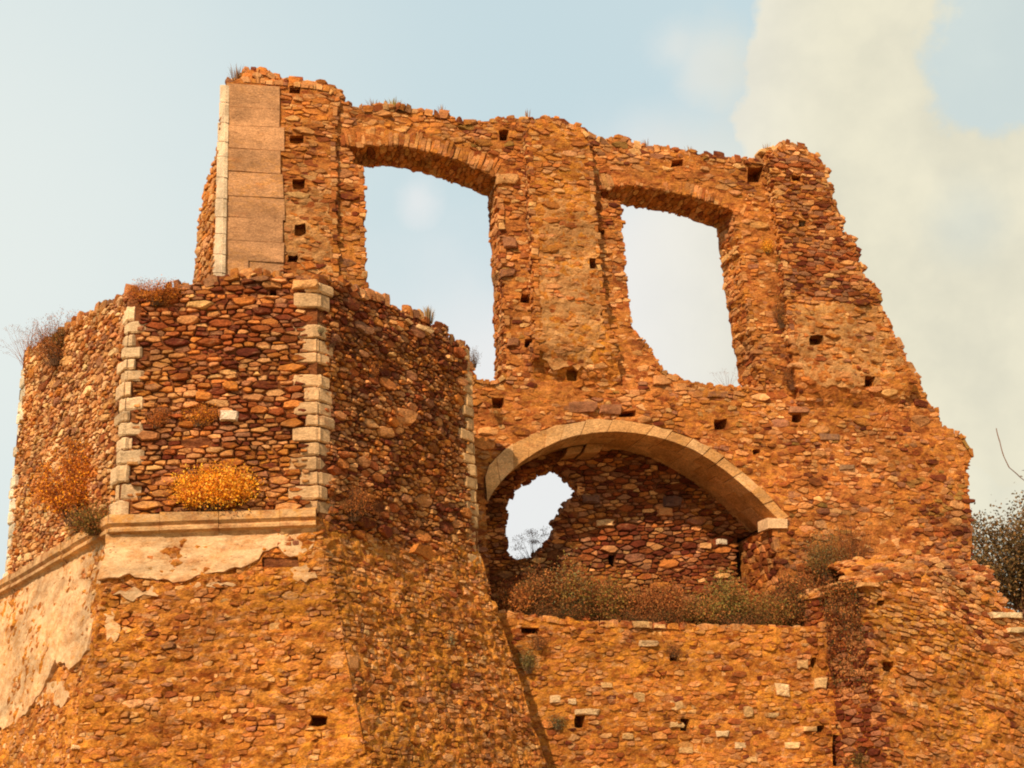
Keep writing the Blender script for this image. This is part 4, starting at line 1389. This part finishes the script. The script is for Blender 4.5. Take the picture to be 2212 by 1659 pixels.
plant('dry_shrub', 'faint reddish weed on the upper right tower face', 'shrub', on(T2, 800, 812, .05), .4, .3, .12, 26, 600, .02, RUSTY)
plant('silver_weed', 'small grey green weed on the middle quoins', 'weed', on(T2, 693, 720, .08), .14, .16, .1, 14, 220, .02, SILV)
plant('dry_shrub', 'small dark red shrub just right of the middle quoins', 'shrub', on(T2, 716, 745, .08), .28, .2, .12, 20, 420, .02, [(.16, .05, .03), (.22, .08, .04)])
tuft('grass_tuft', 'tall dry grass tuft on the sloping right rim of the tower', 'grass', on(T2, 926, 696, -.15), .3, .36, 90, [(.35, .22, .1), (.2, .13, .06), (.5, .34, .16)])
plant('dry_shrub', 'grey brown twiggy shrub at the right end of the tower top', 'shrub', on(T2, 1026, 790, -.35), .32, .42, .3, 40, 700, .02, [(.2, .13, .1), (.28, .17, .12), (.14, .09, .05)], stemr=.004)
plant('silver_weed', 'grey green weed on the right edge of the flaring base', 'weed', on(BP[2], 975, 1448 - 60, .03), .2, .16, .12, 14, 260, .022, SILV)
# on the facade
tuft('grass_tuft', 'dry grass on the top left corner of the facade', 'grass', on(FL, 512, 178, -.1), .45, .42, 90, [(.3, .16, .08), (.4, .24, .1), (.2, .1, .06)])
tuft('grass_tuft', 'yellowish grass on the facade top above the left window', 'grass', on(FL, 850, 236, -.2), .5, .22, 110, [(.55, .42, .12), (.4, .3, .1)])
tuft('grass_tuft', 'sparse dry grass beside the yellowish tuft on the facade top', 'grass', on(FL, 808, 238, -.2), .4, .24, 50, [(.4, .26, .12), (.3, .16, .08)])
plant('dark_shrub', 'low dark cushion plant on the facade top above the left window', 'shrub', on(FL, 868, 240, -.05), .42, .12, .25, 30, 900, .02, [(.14, .05, .02), (.1, .05, .02)])
for x, y, lab in ((955, 248, 'wispy grass on the facade top near the first beam hole'), (1140, 262, 'pale dry grass on the crest of the middle pilaster'), (1395, 318, 'thin grass blades on the facade top right of the middle pilaster'), (1490, 334, 'thin grass blades on the facade top above the right window'), (1655, 330, 'dry grass on the crest of the right pilaster')):
    tuft('grass_tuft', lab, 'grass', on(FL, x, y, -.2), .25, .26 if x != 1140 else .34, 26, DEAD + [(.5, .35, .18)])
plant('yellow_weed', 'yellow orange weed in the angle right of the right window', 'weed', on(FL, 1658, 545, .05), .36, .4, .12, 30, 1800, .022, YELL)
plant('green_weed', 'dark green weed in the joint beside the right pilaster', 'weed', on(FL, 1688, 590, .08), .25, .45, .12, 24, 700, .024, GREEN)
plant('green_weed', 'dark green weed in a socket of the right pilaster', 'weed', on(FL, 1733, 486, .22), .2, .1, .12, 10, 160, .02, DARKG)
plant('dry_shrub', 'rust coloured dry plant trailing down the joint of the right pilaster', 'shrub', on(FL, 1690, 705, .1), .4, .85, .14, 50, 2000, .022, RUSTY + GREEN[:1] + BROWN)
plant('dry_shrub', 'brown withered shrub in the corner at the foot of the right pilaster', 'shrub', on(FL, 1712, 838, .12), .6, .7, .25, 70, 2200, .022, BROWN + RUSTY[:1], (.24, .1, .05))
plant('dead_flower_stalks', 'bare twigs with small seed heads on the right window sill', 'dry plant', on(FL, 1572, 838, -.4), .75, .62, .3, 13, 150, .018, DEAD, (.25, .11, .07), style='umbel', stemr=.004)
# seen through the arch
plant('dead_flower_stalks', 'dark umbel stalks silhouetted against sky in the arch hole', 'dry plant', on(INFL, 1155, 1222, -.25), 1.0, 1.0, .3, 26, 1300, .026, [(.10, .05, .03), (.16, .08, .05)], (.1, .05, .03), style='umbel', stemr=.006)
plant('dark_shrub', 'dark shrub at the foot of the hole behind the arch', 'shrub', on(INFL, 1130, 1240, -.1), .7, .42, .4, 50, 1500, .026, DARKG + [(.12, .06, .03)])
# ledge shrubs, one by one
ledge = [(1110, 1318, .62, .55, 'reddish brown shrub at the left end of the planted ledge', BROWN + RUSTY[:1]),
         (1172, 1322, .8, .92, 'brown shrub with a dark base second along the ledge from the tower', BROWN + DARKG[:1]),
         (1240, 1322, .7, 1.12, 'silvery green shrub rising highest on the ledge', SILV[:1] + GREEN[1:] + BROWN),
         (1312, 1330, .9, .82, 'large brown and green bush in the middle of the arch', BROWN + GREEN),
         (1375, 1336, .75, .62, 'rusty rounded bush right of the large ledge bush', BROWN + RUSTY[2:]),
         (1438, 1342, .8, .78, 'low russet bush at the centre right of the ledge', BROWN + RUSTY[2:]),
         (1515, 1345, .7, .50, 'mixed olive bush with yellowish tips on the ledge', BROWN + GREEN),
         (1575, 1348, .8, .85, 'olive green bush under the dark gap of the infill wall', GREEN + BROWN[:2] + [(.26, .22, .06)]),
         (1655, 1350, .75, .60, 'dull green and brown bush under the impost of the arch', GREEN + BROWN),
         (1722, 1352, .75, .95, 'dark brown bush before the facade near the right end of the ledge', BROWN + DARKG),
         (1790, 1350, 1.1, 1.35, 'dark reddish bush in the corner by the buttress', BROWN + RUSTY[2:] + DARKG[:1])]
for i, (x, y, w, h, lab, pl) in enumerate(ledge):
    off = TOFF - .45 - random.uniform(0, .3)
    u, v = FL.hit(x, y, off)
    plant('ledge_bush', lab, 'bush', FL.flat(u, tz(u) + .0, off), w * 1.4, h * (1.3 if x < 1420 else 1.4), .9, 130, int(9500 * w), .044, pl, (.16, .07, .035), group='bushes along the planted ledge', lift=.15)
for i, (x, lab) in enumerate(((1205, 'dark undergrowth clump at the lip of the ledge on the left'), (1400, 'dark undergrowth clump at the lip of the ledge below the rusty bush'), (1610, 'dark undergrowth clump at the lip of the ledge on the right'))):
    u, v = FL.hit(x, 1345, TOFF - .15)
    plant('undergrowth_clump', lab, 'undergrowth', FL.flat(u, tz(u) - .02, TOFF - .15), 2.3, .42, .3, 70, 3600, .024, DARKG + BROWN[:2] + [(.08, .03, .015)], group='undergrowth on the ledge lip')
plant('dry_shrub', 'tall rust brown shrub on the bank where the facade meets the buttress', 'shrub', on(FL, 1848, 1262, .35), 1.2, 1.5, .6, 150, 11000, .026, RUSTY[2:] + BROWN)
plant('green_shrub', 'grey green thorny shrub left of the rust brown shrub on the bank', 'shrub', on(FL, 1790, 1255, .4), 1.1, 1.2, .6, 110, 8000, .026, SILV + BROWN + GREEN)
plant('green_shrub', 'small green weed bush low in the corner between base and terrace wall', 'shrub', on(TERL, 1142, 1450, .08), .42, .5, .25, 36, 1300, .024, SILV + GREEN)
plant('dry_shrub', 'dark weed clump above the green bush on the terrace wall', 'shrub', on(TERL, 1165, 1400, .06), .4, .3, .16, 30, 900, .024, BROWN)
plant('dry_shrub', 'brown weed on the terrace wall over its middle beam hole', 'shrub', on(TERL, 1455, 1415, .05), .5, .26, .12, 40, 900, .022, BROWN + RUSTY[2:])
plant('green_shrub', 'dark green weeds at the bottom right of the buttress foot', 'shrub', on(TERL, 1880, 1668, .5), .9, .55, .4, 60, 2200, .028, DARKG + GREEN)
plant('green_shrub', 'green weeds beside the lower beam hole near the sloping base', 'shrub', on(TERL, 1205, 1572, .06), .4, .3, .15, 30, 800, .022, SILV + DARKG)
plant('rusty_bush', 'dry orange scrub on the bank above the buttress', 'bush', on(FL, 1990, 1245, .6), 1.0, .3, .4, 60, 2200, .024, RUSTY + YELL[3:])
plant('rusty_bush', 'dry orange scrub by the right corner of the facade foot', 'bush', on(FL, 2100, 1275, .5), .8, .35, .4, 50, 1800, .024, RUSTY + BROWN)
# hanging roots on the side of the buttress
rt = empty('hanging_roots', BUTL.flat(0, btl[0][1], 0), 'thin brown roots and dry leaves hanging down the left side of the buttress', 'roots')
V, F, C = [], [], []
for k in range(45):
    w = random.uniform(.0, 1.05)
    base = BUTL.flat(-.05 - random.uniform(0, .08), 0, -w) if w > 0 else BUTL.flat(-w * 1.2, 0, .05)
    z = btl[0][1] + random.uniform(-.6, .1)
    ln = random.uniform(.4, 1.7)
    r_ = random.uniform(.003, .006)
    px_, py_ = random.uniform(-.05, .05), 0
    col = random.choice([(.17, .08, .04), (.26, .11, .045), (.12, .045, .02), (.34, .16, .07), (.30, .10, .03)])
    K_ = 9
    for q in range(K_ + 1):
        t_ = q / K_
        p = base + UP * (z - ln * t_) + BUTL.n * (.12 * math.sin(t_ * (4 + k % 3) + k) * t_ + px_ * 3 * t_) - BUTL.u * (.05 * math.sin(t_ * 6 + k * 2))
        rr = r_ * (1 - .6 * t_)
        b = len(V)
        for a in range(3): V.append(p + Vector((math.cos(a * 2.094) * rr, math.sin(a * 2.094) * rr, 0)))
        C += [col] * 3
        if q:
            for a in range(3): F.append((b - 3 + a, b - 3 + (a + 1) % 3, b + (a + 1) % 3, b + a))
mesh_obj('root_strands', [tuple(v) for v in V], F, MAT['leaf'], rt, C)
V, F, C = [], [], []
for k in range(2200):
    w = random.random()
    p = BUTL.flat(-.10 - random.uniform(0, .08), 0, -w) + UP * (btl[0][1] + .15 - 2.0 * random.random() ** 2.2)
    d = Vector((random.gauss(0, 1), random.gauss(0, 1), random.gauss(-.4, 1))).normalized() * .05
    e = d.cross(Vector((random.gauss(0, 1), random.gauss(0, 1), random.gauss(0, 1)))).normalized() * .012
    b = len(V); V += [p, p + d * .5 + e, p + d, p + d * .5 - e]; F.append((b, b + 1, b + 2, b + 3)); C += [random.choice(BROWN + DARKG)] * 4
mesh_obj('foliage', [tuple(v) for v in V], F, MAT['leaf'], rt, C)

# tree beyond the right end of the facade
def tree():
    c = on(FL, 2175, 1190, -3.0)
    root = empty('leafy_tree', (c.x, c.y, -.1), 'dark leafy tree rising behind the right end of the facade', 'tree')
    V, F = [], []
    def limb(p0, p1, r0, r1, n=7, bend=.15):
        d = p1 - p0
        m = Vector((random.uniform(-1, 1), random.uniform(-1, 1), .3)) * d.length * bend
        x = d.cross(Vector((.3, 1, .1))).normalized(); y = d.cross(x).normalized()
        for i in range(7):
            t = i / 6
            p = p0.lerp(p1, t) + m * math.sin(t * math.pi)
            r_ = r0 + (r1 - r0) * t
            b = len(V)
            for a in range(n):
                an = a * 2 * math.pi / n
                V.append(p + x * math.cos(an) * r_ + y * math.sin(an) * r_)
            if i:
                for a in range(n): F.append((b - n + a, b - n + (a + 1) % n, b + (a + 1) % n, b + a))
    g = Vector((c.x, c.y, -.1))
    fork = Vector((c.x + .1, c.y, c.z - 1.5))
    limb(g, fork, .16, .10, 9, .05)
    ends = []
    for k in range(14):
        a = random.uniform(0, 6.28)
        e = Vector((c.x + math.cos(a) * random.uniform(.5, 1.7), c.y + math.sin(a) * random.uniform(.4, 1.5), c.z + random.uniform(-1.1, .95)))
        limb(fork, e, .05, .012, 5)
        ends.append(e)
    mesh_obj('trunk', [tuple(v) for v in V], F, MAT['bark'], root)
    LV, LF, LC = [], [], []
    cl = ends + [Vector((c.x + random.gauss(.2, 1.0), c.y + random.gauss(0, .9), min(c.z + .9, c.z + random.gauss(-.9, .95)))) for _ in range(60)]
    for _ in range(26000):
        e = random.choice(cl)
        p = e + Vector((random.gauss(0, .28), random.gauss(0, .28), random.gauss(0, .24)))
        d = Vector((random.gauss(0, 1), random.gauss(0, 1), random.gauss(0, 1))).normalized()
        s = d.cross(Vector((random.gauss(0, 1), random.gauss(0, 1), random.gauss(0, 1)))).normalized()
        ln = random.uniform(.06, .11)
        b = len(LV)
        LV += [p, p + d * ln * .5 + s * ln * .28, p + d * ln, p + d * ln * .5 - s * ln * .28]
        LF.append((b, b + 1, b + 2, b + 3))
        q = random.choice([(.16, .10, .035), (.10, .07, .03), (.22, .12, .04), (.28, .14, .05), (.09, .05, .025)])
        LC += [q] * 4
    mesh_obj('crown', [tuple(v) for v in LV], LF, MAT['leaf'], root, LC)
    V2, F2 = V, F
    V.clear(); F.clear()
    pts = [on(FL, x, y, -3.0) for x, y in ((2240, 1060), (2205, 1032), (2180, 1010), (2168, 985), (2160, 955), (2152, 925))]
    for a, b in zip(pts, pts[1:]): limb(a, b, .014, .011, 4, .02)
    limb(c, pts[0], .03, .014, 5, .05)
    mesh_obj('bare_branch', [tuple(v) for v in V], F, MAT['bark'], root)
m, t, b = new_mat('bark'); b.inputs['Base Color'].default_value = (.2, .09, .05, 1); MAT['bark'] = m
tree()
print('objects', len(bpy.data.objects))
